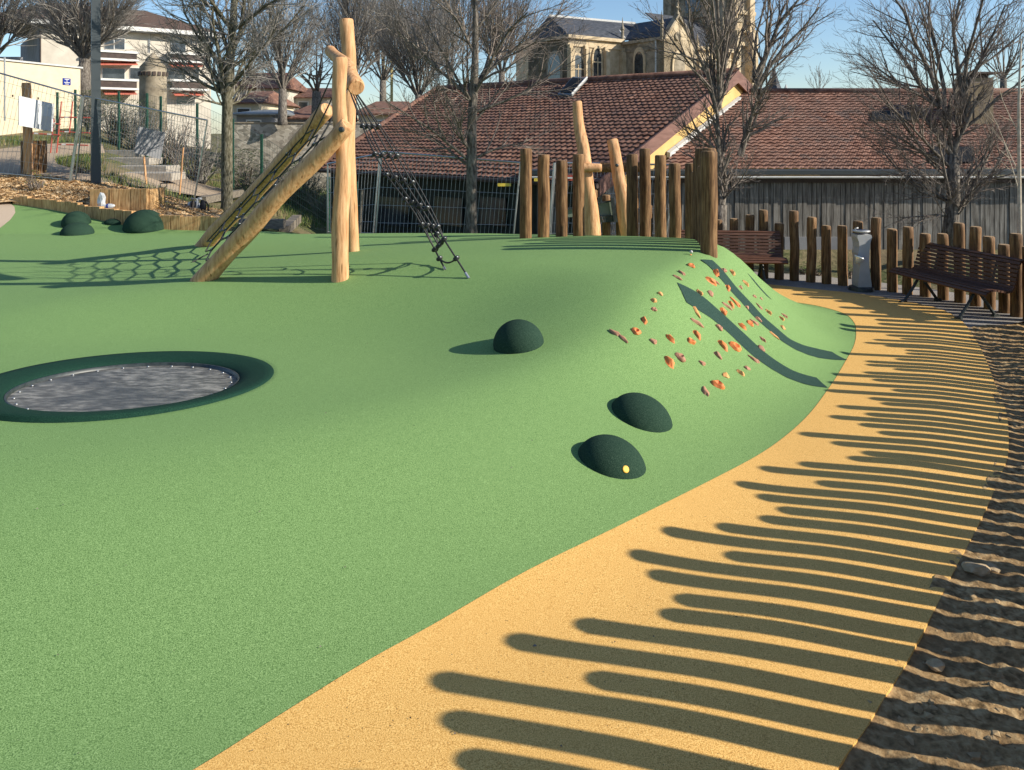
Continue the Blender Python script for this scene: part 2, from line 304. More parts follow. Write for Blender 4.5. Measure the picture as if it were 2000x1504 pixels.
def drape(name, poly, step, m, off, fn=None, kind='structure', rim=.0, extra=()):
    """polygon in plan, filled with a triangulated grid and laid on the terrain"""
    P = np.array(poly, float); x0, y0 = P.min(0); x1, y1 = P.max(0)
    gx, gy = np.meshgrid(np.arange(x0 + step / 2, x1, step), np.arange(y0 + step / 2, y1, step)); gx = gx.ravel(); gy = gy.ravel()
    inside = np.zeros(len(gx), bool); j = len(P) - 1
    for i in range(len(P)):
        xi, yi, xj, yj = P[i, 0], P[i, 1], P[j, 0], P[j, 1]
        c = ((yi > gy) != (yj > gy)) & (gx < (xj - xi) * (gy - yi) / (yj - yi + 1e-15) + xi); inside ^= c; j = i
    dd = np.abs(sdist(gx, gy, np.vstack([P, P[:1]]))); k = inside & (dd > step * .45)
    pts = [Vector(p) for p in P] + [Vector((a, b)) for a, b in zip(gx[k], gy[k]) if not extra or math.hypot(a - TX, b - TY) > 1.35] + [Vector(e) for e in extra]
    r = delaunay_2d_cdt(pts, [], [list(range(len(P)))], 1, 1e-5)
    X = np.array([p[0] for p in r[0]]); Y = np.array([p[1] for p in r[0]]); Z = (fn or gz)(X, Y) + off
    mb = MB(); mb.v = list(zip(X, Y, Z)); mb.f = [tuple(f) for f in r[2]]; mb.mi = [0] * len(mb.f)
    if rim:                                              # a skirt so the sheet has a visible thickness
        cnt = {}
        for f in mb.f:
            for a, b in zip(f, f[1:] + f[:1]): cnt[(a, b)] = 1
        be = [(a, b) for a, b in cnt if (b, a) not in cnt]; low = {}
        for a, b in be:
            for q in (a, b):
                if q not in low: low[q] = len(mb.v); mb.v += [(X[q], Y[q], Z[q]), (X[q], Y[q], Z[q] - rim)]
        for a, b in be: mb.f.append((low[b], low[a], low[a] + 1, low[b] + 1)); mb.mi.append(0)
    o = mb.build(name, m, smooth=True)
    if kind: o['kind'] = kind
    return o

# ------------------------------------------------------------ the ground
def axis(lo, hi, s0, grow, c):
    a = [c]; s = s0
    while a[-1] < hi: a.append(a[-1] + s); s *= grow
    b = [c]; s = s0
    while b[-1] > lo: b.append(b[-1] - s); s *= grow
    return np.array(b[::-1][:-1] + a)
gx = axis(-1500, 1500, .5, 1.035, 0); gy = axis(-60, 2500, .5, 1.03, 16)
GX, GY = np.meshgrid(gx, gy); GZ = gz(GX.ravel(), GY.ravel()).reshape(GX.shape)
sdI = sdist(GX.ravel(), GY.ravel(), INN).reshape(GX.shape)
GZ = GZ - .10 - .25 * ((GY < 17.2) & (GX > -16) & (GX < 8))
mb = MB(); ny, nx = GX.shape
mb.v = list(zip(GX.ravel(), GY.ravel(), GZ.ravel()))
mb.f = [(j * nx + i, j * nx + i + 1, (j + 1) * nx + i + 1, (j + 1) * nx + i) for j in range(ny - 1) for i in range(nx - 1)]; mb.mi = [0] * len(mb.f)
mb.build('ground', M['ground'], smooth=True)['kind'] = 'structure'

EDGING = [place(*p) for p in [(432, 452), (395, 450), (350, 449), (300, 446), (250, 440), (200, 430), (160, 421), (120, 412), (70, 404), (28, 398)]]
greenpoly = [tuple(p) for p in INN if p[0] > -5.2 or p[1] < 10] + [(p.x, p.y) for p in EDGING] + [(-14.5, 19.2), (-15, 12), (-9, 2), (-6, -2), (-4.6, -1.0)]
gp = [p for p in greenpoly]
# keep the path-side boundary, tuck it 2 cm under the yellow sheet
ring_pts = [(TX + r * math.cos(2 * math.pi * k / 120), TY + r * math.sin(2 * math.pi * k / 120)) for r in (.5, .85, .92, .98, 1.03, 1.08, 1.13, 1.20, 1.28) for k in range(120)]
drape('green_rubber_surface', gp, .13, M['green'], .0, extra=ring_pts)
SW = [p for p in INN if p[1] < 13.5 and p[0] > -4.3]
OU = [p for p in OUT if p[1] < 14.0]
yp = [tuple(p) for p in SW] + [tuple(p) for p in OU[::-1]]
drape('yellow_path', yp, .075, M['yellow'], .004, rim=.05)
# beige play circle at the far left
bc = [place(*p) for p in [(-60, 390), (-10, 388), (15, 394), (28, 404), (30, 416), (20, 430), (0, 446), (-60, 470)]]
drape('beige_rubber_surface', [(p.x, p.y) for p in bc], .3, M['beige'], .006)
# paving between path and palisade
FENCE = [(-.6, -1.6), (.6, .2), (1.35, 1.2), (1.95, 2.05), (2.55, 3.0), (3.12, 3.75), (3.72, 4.4), (4.35, 5.15), (4.95, 6.0), (5.5, 6.95), (6.15, 8.05), (6.75, 9.3), (7.05, 10.4), (6.95, 11.2), (6.2, 12.3), (4.92, 13.3), (3.2, 13.95), (1.5, 14.4)]
_f = []
for i in range(0, len(OUT), 4):
    if OUT[i][1] < 8.6 and OUT[i][0] > -2.5:
        a = OUT[max(i - 1, 0)]; b = OUT[min(i + 1, len(OUT) - 1)]; t_ = (b - a) / np.linalg.norm(b - a); n_ = np.array((t_[1], -t_[0]))
        q_ = OUT[i] + n_ * (.80 + .30 * float(sm(np.array((OUT[i][1] - 2) / 4))))
        q_[0] = max(q_[0], .705 * q_[1] + .16)
        if not _f or np.linalg.norm(q_ - _f[-1]) > .5: _f.append(q_)
FEN = catmull([tuple(q) for q in _f] + FENCE[-7:], 6)
pa = [tuple(p) for p in FEN if p[1] > 10.55]
oi = [tuple(p) for p in OUT if 10.0 < p[1] < 13.6 and p[0] > 3]
fo = [(p[0] + .5, p[1] + .45) for p in pa]
drape('paving', [(7.6, 10.75)] + fo + oi[::-1] + [(6.4, 10.15), (7.0, 10.45)], .2, M['paving'], -.004)
def soilz(X, Y):
    z = gz(X, Y); o = np.zeros(len(X)); s = sdist(X, Y, OUT)
    for i in range(len(X)):
        p = Vector((X[i], Y[i], 0)); o[i] = .030 * noise.noise(p * 1.4) + .024 * (.35 - abs(noise.noise(p * 4.3))) + .022 * (.3 - abs(noise.noise(p * 11))) + .013 * noise.noise(p * 27) + .010 * abs(noise.noise(p * 48))
    return z + (o + .0) * np.clip(-s / .10, .5, 1) + .012 * np.array([max(0, noise.noise(Vector((a, b, 5)) * 9)) for a, b in zip(X, Y)])
so = [tuple(p) for p in OUT if p[1] < 10.2 and p[1] > -2]
sf = [(p[0] + .5, p[1] - .3) for p in FEN if p[1] < 10.8]
soil_in = []
for i, p in enumerate(so):
    a = np.array(so[max(i - 1, 0)]); b = np.array(so[min(i + 1, len(so) - 1)]); t_ = (b - a) / np.linalg.norm(b - a); n_ = np.array((t_[1], -t_[0]))
    soil_in.append(tuple(np.array(p) - n_ * .06 + 0))
drape('soil', soil_in + sf[::-1], .032, M['soil'], -.006, fn=soilz)

# soil clods and stones along the strip
def blob(mb, c, r, sq=(1, 1, .7), seed=0, sub=1, amp=.35):
    bm = bmesh.new(); bmesh.ops.create_icosphere(bm, subdivisions=sub, radius=1); q = Matrix.Rotation(seed * 1.7, 3, 'Z') @ Matrix.Rotation(seed * .9, 3, 'X')
    vs = []
    for v in bm.verts:
        k = 1 + amp * noise.noise(v.co * 1.3 + Vector((seed * 3.1, seed, -seed)))
        p = q @ (v.co * k); vs.append((c[0] + p.x * r * sq[0], c[1] + p.y * r * sq[1], c[2] + p.z * r * sq[2]))
    mb.add(vs, [tuple(x.index for x in f.verts) for f in bm.faces]); bm.free()
rs = random.Random(3)
mb = MB(); Lp = [p for p in OUT if .5 < p[1] < 10]
cand = []
while len(cand) < 3200:
    p = Lp[int(rs.random() ** 1.3 * (len(Lp) - 1))]; t = rs.random()
    cand.append((p[0] + .0 + t * 1.0, p[1] - t * .55 + rs.uniform(-.2, .2), rs.random()))
cx = np.array([c[0] for c in cand]); cy = np.array([c[1] for c in cand]); sdo = sdist(cx, cy, OUT); zz = soilz(cx, cy)
for i, c in enumerate(cand):
    if sdo[i] > -.03: continue
    r = .004 + .020 * c[2] ** 5; blob(mb, (cx[i], cy[i], zz[i] - .012), r, seed=i, sub=1, amp=.6)
mb.build('soil_clods', M['clod'], smooth=False); bpy.data.objects['soil_clods']['kind'] = 'stuff'
tag(bpy.data.objects['soil_clods'], 'small brown clods and crumbs of earth scattered along the bare soil strip', 'clods')
for u, v, r, lab in [(1905, 1118, .055, 'largest pale stone lying on the soil beside the path edge'), (1935, 1116, .038, 'smaller pale stone right of the largest one on the soil'), (1828, 1305, .03, 'small earth coloured stone by the path edge, nearest the camera')]:
    p = place(u, v); mb = MB(); blob(mb, (p.x, p.y, p.z + r * .25), r, (1.2, .9, .6), seed=u, sub=2, amp=.5); mb.build('stone', M['rock'], origin=p, smooth=False)
    tag(bpy.data.objects[[o.name for o in C.objects if o.name.startswith('stone')][-1]], lab, 'stone', 'stones on the soil strip')

mb = MB(); rs = random.Random(77)
for k in range(46):
    if k < 32: u, v = rs.uniform(0, 1300), rs.uniform(560, 1490)
    else: u, v = rs.uniform(500, 1700), rs.uniform(900, 1490)
    if 0 <= u < 560 and 660 < v < 830: continue
    p = place(u, v); s_ = rs.uniform(.002, .006) if k % 9 else rs.uniform(.007, .011); a = rs.uniform(0, 6.3); dx, dy = math.cos(a) * s_, math.sin(a) * s_
    mb.add([(p.x - dx, p.y - dy, p.z + .008), (p.x + dy * .6, p.y - dx * .6, p.z + .009), (p.x + dx, p.y + dy, p.z + .008), (p.x - dy * .6, p.y + dx * .6, p.z + .012)], [(0, 1, 2, 3)])
tag(mb.build('debris', M['bark']), 'tiny specks of bark and dead leaf blown over the rubber', 'debris', kind='stuff')

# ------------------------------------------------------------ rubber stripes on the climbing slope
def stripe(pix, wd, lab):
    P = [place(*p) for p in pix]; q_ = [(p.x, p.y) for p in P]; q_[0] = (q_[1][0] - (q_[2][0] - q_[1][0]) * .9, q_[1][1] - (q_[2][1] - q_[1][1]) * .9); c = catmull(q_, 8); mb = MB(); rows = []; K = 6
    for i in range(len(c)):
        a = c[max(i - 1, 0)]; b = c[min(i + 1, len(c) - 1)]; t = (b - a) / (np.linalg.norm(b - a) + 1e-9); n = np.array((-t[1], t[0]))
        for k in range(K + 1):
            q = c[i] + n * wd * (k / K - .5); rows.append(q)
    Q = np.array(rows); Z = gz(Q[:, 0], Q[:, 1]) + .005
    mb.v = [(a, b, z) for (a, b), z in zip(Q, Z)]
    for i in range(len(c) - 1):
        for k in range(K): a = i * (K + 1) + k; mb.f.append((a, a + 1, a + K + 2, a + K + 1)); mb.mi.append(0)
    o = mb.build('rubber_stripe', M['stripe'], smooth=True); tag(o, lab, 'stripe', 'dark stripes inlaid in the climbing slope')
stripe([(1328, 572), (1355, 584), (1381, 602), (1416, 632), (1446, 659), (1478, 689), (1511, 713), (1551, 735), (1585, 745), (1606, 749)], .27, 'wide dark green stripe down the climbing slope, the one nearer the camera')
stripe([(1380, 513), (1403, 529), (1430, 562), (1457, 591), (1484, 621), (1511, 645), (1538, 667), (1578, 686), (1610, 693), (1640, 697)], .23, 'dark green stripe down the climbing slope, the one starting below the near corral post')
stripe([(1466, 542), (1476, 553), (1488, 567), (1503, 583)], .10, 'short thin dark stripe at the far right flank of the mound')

# ------------------------------------------------------------ climbing holds
def hold_mesh(kind, seed):
    bm = bmesh.new(); bmesh.ops.create_icosphere(bm, subdivisions=3, radius=1)
    cuts = [(Vector((math.sin(seed * 3 + i * 2.1), math.cos(seed * 5 + i * 1.7), .2 + .8 * abs(math.sin(seed + i * 2.9)))).normalized(), .62 + .2 * math.sin(seed * 7 + i) ** 2) for i in range(6)]
    for v in bm.verts:
        p = v.co.copy()
        for cn, cd_ in cuts:
            dd = p.dot(cn)
            if dd > cd_: p -= cn * (dd - cd_)
        k = 1 + .30 * noise.noise(p * 1.1 + Vector((seed, 0, 0))) + .08 * noise.noise(p * 3 + Vector((0, seed, 0)))
        if kind == 0: sc = Vector((1.25, .70, .62))                  # jug: long, with a scooped lip
        elif kind == 1: sc = Vector((1.0, .85, .55))
        elif kind == 2: sc = Vector((1.55, .55, .42))
        else: sc = Vector((.95, .95, .6))
        q = Vector((p.x * sc.x, p.y * sc.y, p.z * sc.z)) * k
        if kind == 3 and p.z > .5: q.z -= .5 * max(0, 1 - (p.x ** 2 + p.y ** 2) / .2)       # finger pocket
        if kind == 0 and p.y > .15 and p.z > .1: q.z -= .22 * p.y; q.y *= .85
        q.z = max(q.z, -.12); v.co = q
    me = bpy.data.meshes.new('climbing_hold'); bm.to_mesh(me); bm.free(); me.polygons.foreach_set('use_smooth', [True] * len(me.polygons)); me.set_sharp_from_angle(angle=R(45)); return me
HM = {}
HOLDS = [(700, 105, .3, 'o', 1), (705, 185, 1, 'o', 3), (635, 235, .8, 'p', 2), (605, 270, .8, 'p', 2), (480, 388, .7, 'y', 1), (435, 438, .8, 'y', 1), (435, 497, .75, 'p', 3), (365, 585, .9, 'o', 0), (305, 663, 1, 'o', 3), (150, 672, .9, 'p', 2),
 (215, 717, .8, 'p', 2), (430, 732, .8, 'p', 1), (885, 240, 1.25, 'o', 0), (845, 297, 1.3, 'o', 0), (882, 300, .7, 'p', 2), (940, 215, .9, 'p', 3), (1003, 235, .95, 'y', 0), (965, 342, 1.1, 'o', 0), (1098, 315, .9, 'y', 0), (1060, 342, .7, 'p', 1),
 (765, 383, .9, 'y', 0), (842, 387, 1, 'p', 1), (1158, 403, .7, 'p', 3), (1210, 422, .5, 'p', 1), (1195, 480, .8, 'p', 2), (1022, 450, 1.15, 'o', 2), (988, 462, 1, 'o', 0), (962, 478, 1, 'p', 2), (938, 518, 1.25, 'o', 3), (1105, 487, .7, 'p', 1),
 (1265, 525, .9, 'y', 0), (745, 523, 1, 'y', 2), (745, 597, 1.15, 'p', 2), (1378, 547, .8, 'p', 0), (1358, 570, .8, 'y', 0), (1130, 603, 1, 'o', 3), (1160, 596, .9, 'p', 2), (1185, 572, .8, 'p', 0), (1075, 628, 1, 'o', 0), (1365, 632, .8, 'y', 1),
 (905, 632, 1.1, 'p', 3), (740, 683, 1.15, 'o', 0), (555, 718, 1.05, 'o', 0), (700, 732, 1.05, 'o', 3), (1305, 690, .85, 'y', 2), (1220, 720, .8, 'p', 0), (925, 762, 1.35, 'o', 0), (1020, 772, 1.5, 'o', 3), (1210, 783, 1, 'p', 1), (890, 833, .95, 'p', 0),
 (548, 885, 1.35, 'o', 0), (625, 848, 1.3, 'p', 3), (783, 890, .75, 'p', 1), (1155, 863, 1, 'p', 2), (1108, 928, .75, 'p', 1), (950, 978, .9, 'y', 1), (1062, 962, .8, 'y', 0), (895, 1045, 1.45, 'o', 3), (805, 1095, 1.15, 'p', 2)]
UB = [(820, 155), (900, 220), (1000, 340), (1100, 450), (1200, 560), (1300, 650), (1400, 730), (1550, 800), (1830, 850)]
LB = [(610, 370), (720, 410), (820, 490), (950, 600), (1060, 700), (1180, 810), (1300, 900), (1450, 980), (1710, 1045)]
def zone(x, y):
    ub = np.interp(x, [p[0] for p in UB], [p[1] for p in UB]) if x >= 820 else 1e9
    lb = np.interp(x, [p[0] for p in LB], [p[1] for p in LB]) if x >= 610 else -1
    if x >= 820 and y < ub: return 2
    if x >= 610 and y < lb: return 1
    return 0
ZN = ['left of the near dark stripe', 'between the two long dark stripes', 'right of the far dark stripe']
OD = ['first', 'second', 'third', 'fourth', 'fifth', 'sixth', 'seventh', 'eighth', 'ninth', 'tenth', 'eleventh', 'twelfth', 'thirteenth', 'fourteenth', 'fifteenth', 'sixteenth', 'seventeenth', 'eighteenth', 'nineteenth', 'twentieth',
      'twenty-first', 'twenty-second', 'twenty-third', 'twenty-fourth', 'twenty-fifth', 'twenty-sixth', 'twenty-seventh', 'twenty-eighth', 'twenty-ninth', 'thirtieth'] + ['%d-th' % i for i in range(31, 99)]
CN = {'o': 'orange', 'p': 'pinkish brown', 'y': 'ochre'}; CM = {'o': 'orange', 'p': 'pink', 'y': 'ochre'}
KN = ['jug shaped', 'lumpy', 'long flat', 'pocketed']
rank = {}
for x, y, s, c, k in sorted(HOLDS, key=lambda h: h[1]):
    z = zone(x, y); rank[(z, c)] = rank.get((z, c), 0) + 1
    key = (k, c, rs.randint(0, 2))
    if key not in HM: me = hold_mesh(k, key[2] * 7.3 + k + ord(c)); me.materials.append(M[CM[c]]); HM[key] = me
    p = place(1160 + x / 3.704, 470 + y / 3.704); n = gnormal(p.x, p.y)
    o = bpy.data.objects.new('climbing_hold', HM[key]); C.objects.link(o); o.location = p + n * .004
    q = n.to_track_quat('Z', 'Y').to_matrix() @ zrot(rs.uniform(.6, 2.2)); o.rotation_euler = q.to_euler()
    sc = .045 * s; o.scale = (sc, sc, sc * 1.15)
    big = 'large ' if s > 1.2 else ('small ' if s < .8 else '')
    tag(o, '%s %s climbing hold from the top %s' % (OD[rank[(z, c)] - 1], CN[c], ZN[z]), 'climbing hold', 'climbing holds on the mound')

# ------------------------------------------------------------ rubber domes
def dome(u, v, r, h, lab, plug=False, up=False, dy=0):
    p = place(u, v); n = Vector((0, 0, 1)) if up else (gnormal(p.x, p.y, .2) * .7 + Vector((.68, .10, .70)) * .3).normalized()
    if not up: p = p - n * .06
    q = n.to_track_quat('Z', 'Y').to_matrix()
    root = empty('rubber_dome', p, lab, 'dome', 'dark rubber domes to climb on') if plug else None
    mb = MB(); pr = [(r * .9, -.10), (r * .985, -.03), (r, -.01)] + [(r * math.cos(a), h * math.sin(a)) for a in [R(k) for k in range(4, 88, 6)]] + [(r * .02, h)]
    lathe(mb, pr, p, 40, q)
    if plug:
        mb.build('shell', M['dkgreen'], root, smooth=True)
        d = Vector((.25, -.72, .30)).normalized(); d = d - n * 0
        c = p + q @ Vector((0, 0, 0)); # point on the shell
        loc = q.inverted() @ d; k = 1 / math.sqrt((loc.x ** 2 + loc.y ** 2) / r ** 2 + loc.z ** 2 / h ** 2); c = p + d * k
        nn = (q @ Vector((loc.x / r ** 2, loc.y / r ** 2, loc.z / h ** 2))).normalized()
        m2 = MB(); lathe(m2, [(.022, -.01), (.022, .003), (.018, .005)], c, 20, nn.to_track_quat('Z', 'Y').to_matrix()); m2.build('plug', M['plug'], root, smooth=False)
    else:
        o = mb.build('rubber_dome', M['dkgreen'], origin=p, smooth=True); tag(o, lab, 'dome', 'dark rubber domes to climb on')
dome(1013, 673, .225, .215, 'dark green rubber dome alone on the level green surface in mid picture', up=True)
dome(1257, 812, .25, .20, 'dark green dome on the mound flank, the upper of the two, without a plug')
dome(1199, 900, .24, .20, 'dark green dome on the mound flank with a round yellow plug', plug=True)
dome(283, 446, .43, .40, 'largest dark rubber dome, in front of the timber edging', up=True)
dome(149, 437, .29, .27, 'dark rubber dome with a small scuff, behind the smaller one at far left', up=True)
dome(151, 457, .32, .24, 'dark rubber dome at far left standing in front of another dome', up=True)
dome(227, 434, .24, .09, 'low dark rubber dome barely rising left of the largest dome', up=True)
dome(245, 419, .20, .09, 'low dark dome behind the timber edging, in front of the sleeper planter', up=True)

# ------------------------------------------------------------ trampoline
tc = Vector((TX, TY, TZ)); tn = Vector((.012, .088, 1)).normalized(); tq = tn.to_track_quat('Z', 'Y').to_matrix(); RT = 1.09
root = empty('trampoline', tc, 'round sunken trampoline with dark green rubber ring and grey wet jumping bed', 'trampoline')
tp = tc + tn * .012
def ringprof(mb, prof, n=96):
    vs, fs = [], []
    for r, z in prof:
        for j in range(n): a = 2 * math.pi * j / n; vs.append(tp + tq @ Vector((r * math.cos(a), r * math.sin(a), z)))
    for i in range(len(prof) - 1):
        for j in range(n): fs.append((i * n + j, i * n + (j + 1) % n, (i + 1) * n + (j + 1) % n, (i + 1) * n + j))
    mb.add(vs, fs)
mb = MB(); ringprof(mb, [(RT + .02, -.08), (RT, -.002), (RT - .012, .008), (RT * .93, .004), (RT * .84, -.008), (RT * .77, -.028), (RT * .745, -.050), (RT * .738, -.085)]); mb.build('rubber_ring', M['ringgreen'], root, smooth=True)
mb = MB(); ringprof(mb, [(RT * .753, -.052), (RT * .750, -.040), (RT * .738, -.042), (RT * .737, -.085)]); mb.build('metal_rim', M['dksteel'], root, smooth=True)
mb = MB(); n = 72; vs = [tp + tq @ Vector((0, 0, -.068))]; fs = []
for i in range(1, 15):
    for j in range(n):
        a = 2 * math.pi * j / n; r = RT * .735 * i / 14; p = Vector((r * math.cos(a), r * math.sin(a), 0)); p.z = -.067 + .0045 * noise.noise(p * 3.5) * (1 - i / 15)
        vs.append(tp + tq @ p)
fs += [(0, 1 + j, 1 + (j + 1) % n) for j in range(n)] + [(1 + (i - 1) * n + j, 1 + i * n + j, 1 + i * n + (j + 1) % n, 1 + (i - 1) * n + (j + 1) % n) for i in range(1, 14) for j in range(n)]
mb.add(vs, fs); mb.build('jumping_bed', M['bed'], root, smooth=True)
for j in range(24):
    a = 2 * math.pi * (j + .5) / 24; mb = MB(); lathe(mb, [(.011, 0), (.011, .005), (.006, .009)], tp + tq @ Vector((RT * .695 * math.cos(a), RT * .695 * math.sin(a), -.0655)), 10, tq); mb.build('stud', M['steel'], root, smooth=True)

# ------------------------------------------------------------ timber posts
def log(mb, a, b, ra, rb, n=16, seg=14, wob=.0, knob=.03, bend=(0, 0, 0), seed=0, taper_top=0.):
    a, b = Vector(a), Vector(b); d = (b - a).normalized(); rx = Vector((1, 0, 0)) if abs(d.x) < .8 else Vector((0, 1, 0)); u = d.cross(rx).normalized(); w_ = d.cross(u); vs, fs = [], []
    bend = Vector(bend); T = [i / seg for i in range(seg + 1)]; T = [T[0]] + T[1:-1] + [1 - .018 / max((b - a).length, .1), 1.0]
    for k, t in enumerate(T):
        c = a.lerp(b, t) + bend * math.sin(math.pi * t) + (u * noise.noise(Vector((seed, t * 3, 0))) + w_ * noise.noise(Vector((seed, t * 3, 9)))) * wob
        r = ra + (rb - ra) * t
        if k == len(T) - 1: r -= .014
        for j in range(n):
            an = 2 * math.pi * j / n; rr = r * (1 + knob * 2 * noise.noise(Vector((math.cos(an) * 1.2 + seed, math.sin(an) * 1.2, t * (b - a).length * 2.2))))
            vs.append(c + u * math.cos(an) * rr + w_ * math.sin(an) * rr)
    K = len(T)
    for i in range(K - 1):
        for j in range(n): fs.append((i * n + j, i * n + (j + 1) % n, (i + 1) * n + (j + 1) % n, (i + 1) * n + j))
    s = mb.cur; mb.add(vs, fs); e = len(mb.v) - K * n
    mb.f.append(tuple(e + j for j in range(n - 1, -1, -1))); mb.mi.append(0); mb.f.append(tuple(e + (K - 1) * n + j for j in range(n))); mb.mi.append(1)
def post(name, base, h, r, label, cat, group, m=('pine', 'pinetop'), lean=(0, 0), seed=0):
    mb = MB(); base = Vector(base); log(mb, base + Vector((0, 0, -.12)), base + Vector((lean[0], lean[1], h)), r * 1.01, r * .99, seed=seed, knob=.02, wob=.012)
    o = mb.build(name, [M[m[0]], M[m[1]]], origin=base, auto=45); return tag(o, label, cat, group)
# palisade along path
seglen = np.r_[0, np.cumsum(np.linalg.norm(np.diff(FEN, axis=0), axis=1))]
rs = random.Random(21); posts = []
TIPS = [(890, 1490), (862, 1405), (1145, 1325), (830, 1335), (988, 1245), (1120, 1218), (1300, 1200), (1318, 1164), (1260, 1128), (1220, 1090), (1415, 1080), (1288, 1042), (1394, 1030), (1490, 1014), (1522, 994), (1474, 970), (1594, 943), (1434, 948), (1478, 916), (1562, 908), (1658, 897), (1684, 881), (1616, 866), (1564, 849)]
se = 0
tp_list = []
for u, v in TIPS:
    T_ = place(u, v); dx, dy = math.cos(SUN_AZ), math.sin(SUN_AZ); hit = None
    for k in range(len(FEN) - 1):
        ax, ay = FEN[k]; ex, ey = FEN[k + 1] - FEN[k]; den = dx * ey - dy * ex
        if abs(den) < 1e-9: continue
        L_ = ((ax - T_.x) * ey - (ay - T_.y) * ex) / den; q_ = ((ax - T_.x) * dy - (ay - T_.y) * dx) / den
        if 0 <= q_ <= 1 and L_ > 0: hit = (T_.x + dx * L_, T_.y + dy * L_, L_, seglen[k] + q_ * math.hypot(ex, ey)); break
    if hit:
        x, y, L_, s = hit; tp_list.append([s, T_.z + L_ * math.tan(SUN_EL) - gzf(x, y) - .02])
tp_list.sort(); raw = [t[0] for t in tp_list]
for _ in range(6): raw = [raw[0]] + [(raw[k - 1] + raw[k] * .6 + raw[k + 1]) / 2.6 for k in range(1, len(raw) - 1)] + [raw[-1]]     # even spacing of the posts
for q, (s, h) in zip(raw, tp_list): posts.append((np.interp(q, seglen, FEN[:, 0]), np.interp(q, seglen, FEN[:, 1]), h, q)); se = max(se, q)
s = se + .19; smin = min(p[3] for p in posts); q = smin - .19
while q > 0: posts.append((np.interp(q, seglen, FEN[:, 0]), np.interp(q, seglen, FEN[:, 1]), 1.2, q)); q -= .19
while s < seglen[-1]:
    x = np.interp(s, seglen, FEN[:, 0]); y = np.interp(s, seglen, FEN[:, 1])
    h = rs.choice([1.0, 1.06, 1.1, 1.15, 1.2, 1.27, 1.34])
    posts.append((x, y, h, s)); s += .168 if y < 9 else (.235 if y < 11.5 else .255)
FU = {1557: 413, 1587: 426, 1617: 440, 1647: 442, 1676: 431, 1704: 424, 1732: 446, 1757: 427, 1785: 441, 1815: 454, 1838: 456, 1857: 446, 1879: 436, 1892: 465, 1918: 442, 1940: 461, 1964: 476}
vis = 0
for i, (x, y, h, s) in enumerate(posts):
    u = 1000 + F * x / y; z = gzf(x, y)
    if y > 10.3 and 1380 < u < 1975:
        k = min([1410, 1438, 1467, 1497, 1527] + list(FU), key=lambda q: abs(q - u)); tv = {1410: 428, 1438: 428, 1467: 418, 1497: 410, 1527: 435}.get(k) or FU[k]
        h = CZ + (HZ - tv) / F * y - z + rs.uniform(-.02, .02)
    if y > 10.3 and 1380 < u < 2010:
        vis += 1; side = 'right' if u > 1680 else 'left'
        lab = '%s palisade post, %s counted from the right picture edge' % ('tall round brown' if h > 1.3 else ('short round brown' if h < 1.08 else 'round brown'), OD[vis - 1])
    else: lab = 'round timber palisade post standing outside the picture, its shadow crossing the yellow path'
    z = min(z, gzf(x, y)); post('palisade_post', (x + rs.uniform(-.012, .012), y + rs.uniform(-.012, .012), z), h, .062 if y < 9 else .078, lab, 'post', 'round timber posts of the palisade', seed=i * 3.3, lean=(rs.uniform(-.015, .015), rs.uniform(-.015, .015)))
# corral posts on the mound
CP = [(1027, 462, 290, 11.6), (1062, 462, 302, 11.7), (1097, 460, 313, 11.9), (1130, 460, 301, 12.0), (1235, 455, 301, 12.3), (1260, 455, 290, 12.5), (1290, 457, 303, 12.1), (1318, 460, 319, 11.7), (1350, 463, 319, 11.3), (1385, 497, 295, None)]
names = ['leftmost tall post', 'second post from the left', 'third and shortest left post', 'fourth post from the left, beside the pale log', 'dark post right of the pale leaning log', 'tallest slim post of the right hand group', 'third post of the right hand group', 'fourth post of the right hand group', 'fifth post of the right hand group', 'nearest thick post at the mound crest']
for i, (u, vb, vt, Y) in enumerate(CP):
    if Y is None:
        p = place(1385, 494); Y = p.y
    else: x = (u - 1000) / F * Y; p = Vector((x, Y, gzf(x, Y)))
    top = CZ + (HZ - vt) / F * Y
    post('corral_post', p, top - p.z, .0108 * Y if i == 9 else .09, 'round brown mound post, ' + names[i], 'post', 'round timber posts on the mound top', seed=i * 5.1 + 2)
for i in range(6):
    t = (i + 1) / 7; pn_ = place(1385, 494); x = 2.62 * (1 - t) + pn_.x * t + .03; y = 11.1 * (1 - t) + pn_.y * t; z = gzf(x, y)
    post('corral_post', (x, y, z), 1.0 + .12 * (i % 3), .088, 'round timber post hidden in line behind the nearest mound post', 'post', 'round timber posts on the mound top', seed=i + 40)

# ------------------------------------------------------------ climbing frame
root = empty('net_climber', (-3, 12, 0), 'tall pale robinia log climbing frame with black rope nets', 'climbing frame')
RB = [M['robinia'], M['robinia']]
p1 = place(664, 545); p2 = place(688, 491)
Y1, Y2 = p1.y, p2.y
mb = MB(); kr = Y1 / F; log(mb, p1 - Vector((0, 0, .1)), at(664, 112, Y1), 17 * kr, 13.5 * kr, seg=24, wob=.05, knob=.07, seed=3.1, bend=(.02, 0, 0)); mb.build('post', RB, root, auto=45)
mb = MB(); kf = Y2 / F; log(mb, p2 - Vector((0, 0, .1)), at(678, 37, Y2), 12.5 * kf, 14 * kf, seg=30, wob=.06, knob=.07, seed=8.2, bend=(-.01, 0, 0)); mb.build('post', RB, root, auto=45)
l1 = place(400, 546); l2 = place(398, 480)
t1 = at(680, 242, Y1 - .20); t2 = at(641, 214, Y2 - .18)
mb = MB(); d = (t1 - l1).normalized(); log(mb, l1 - d * .12, t1, 21 * kr, 16 * kr, seg=22, wob=.05, knob=.05, seed=5.5); mb.build('leg', RB, root, auto=45)
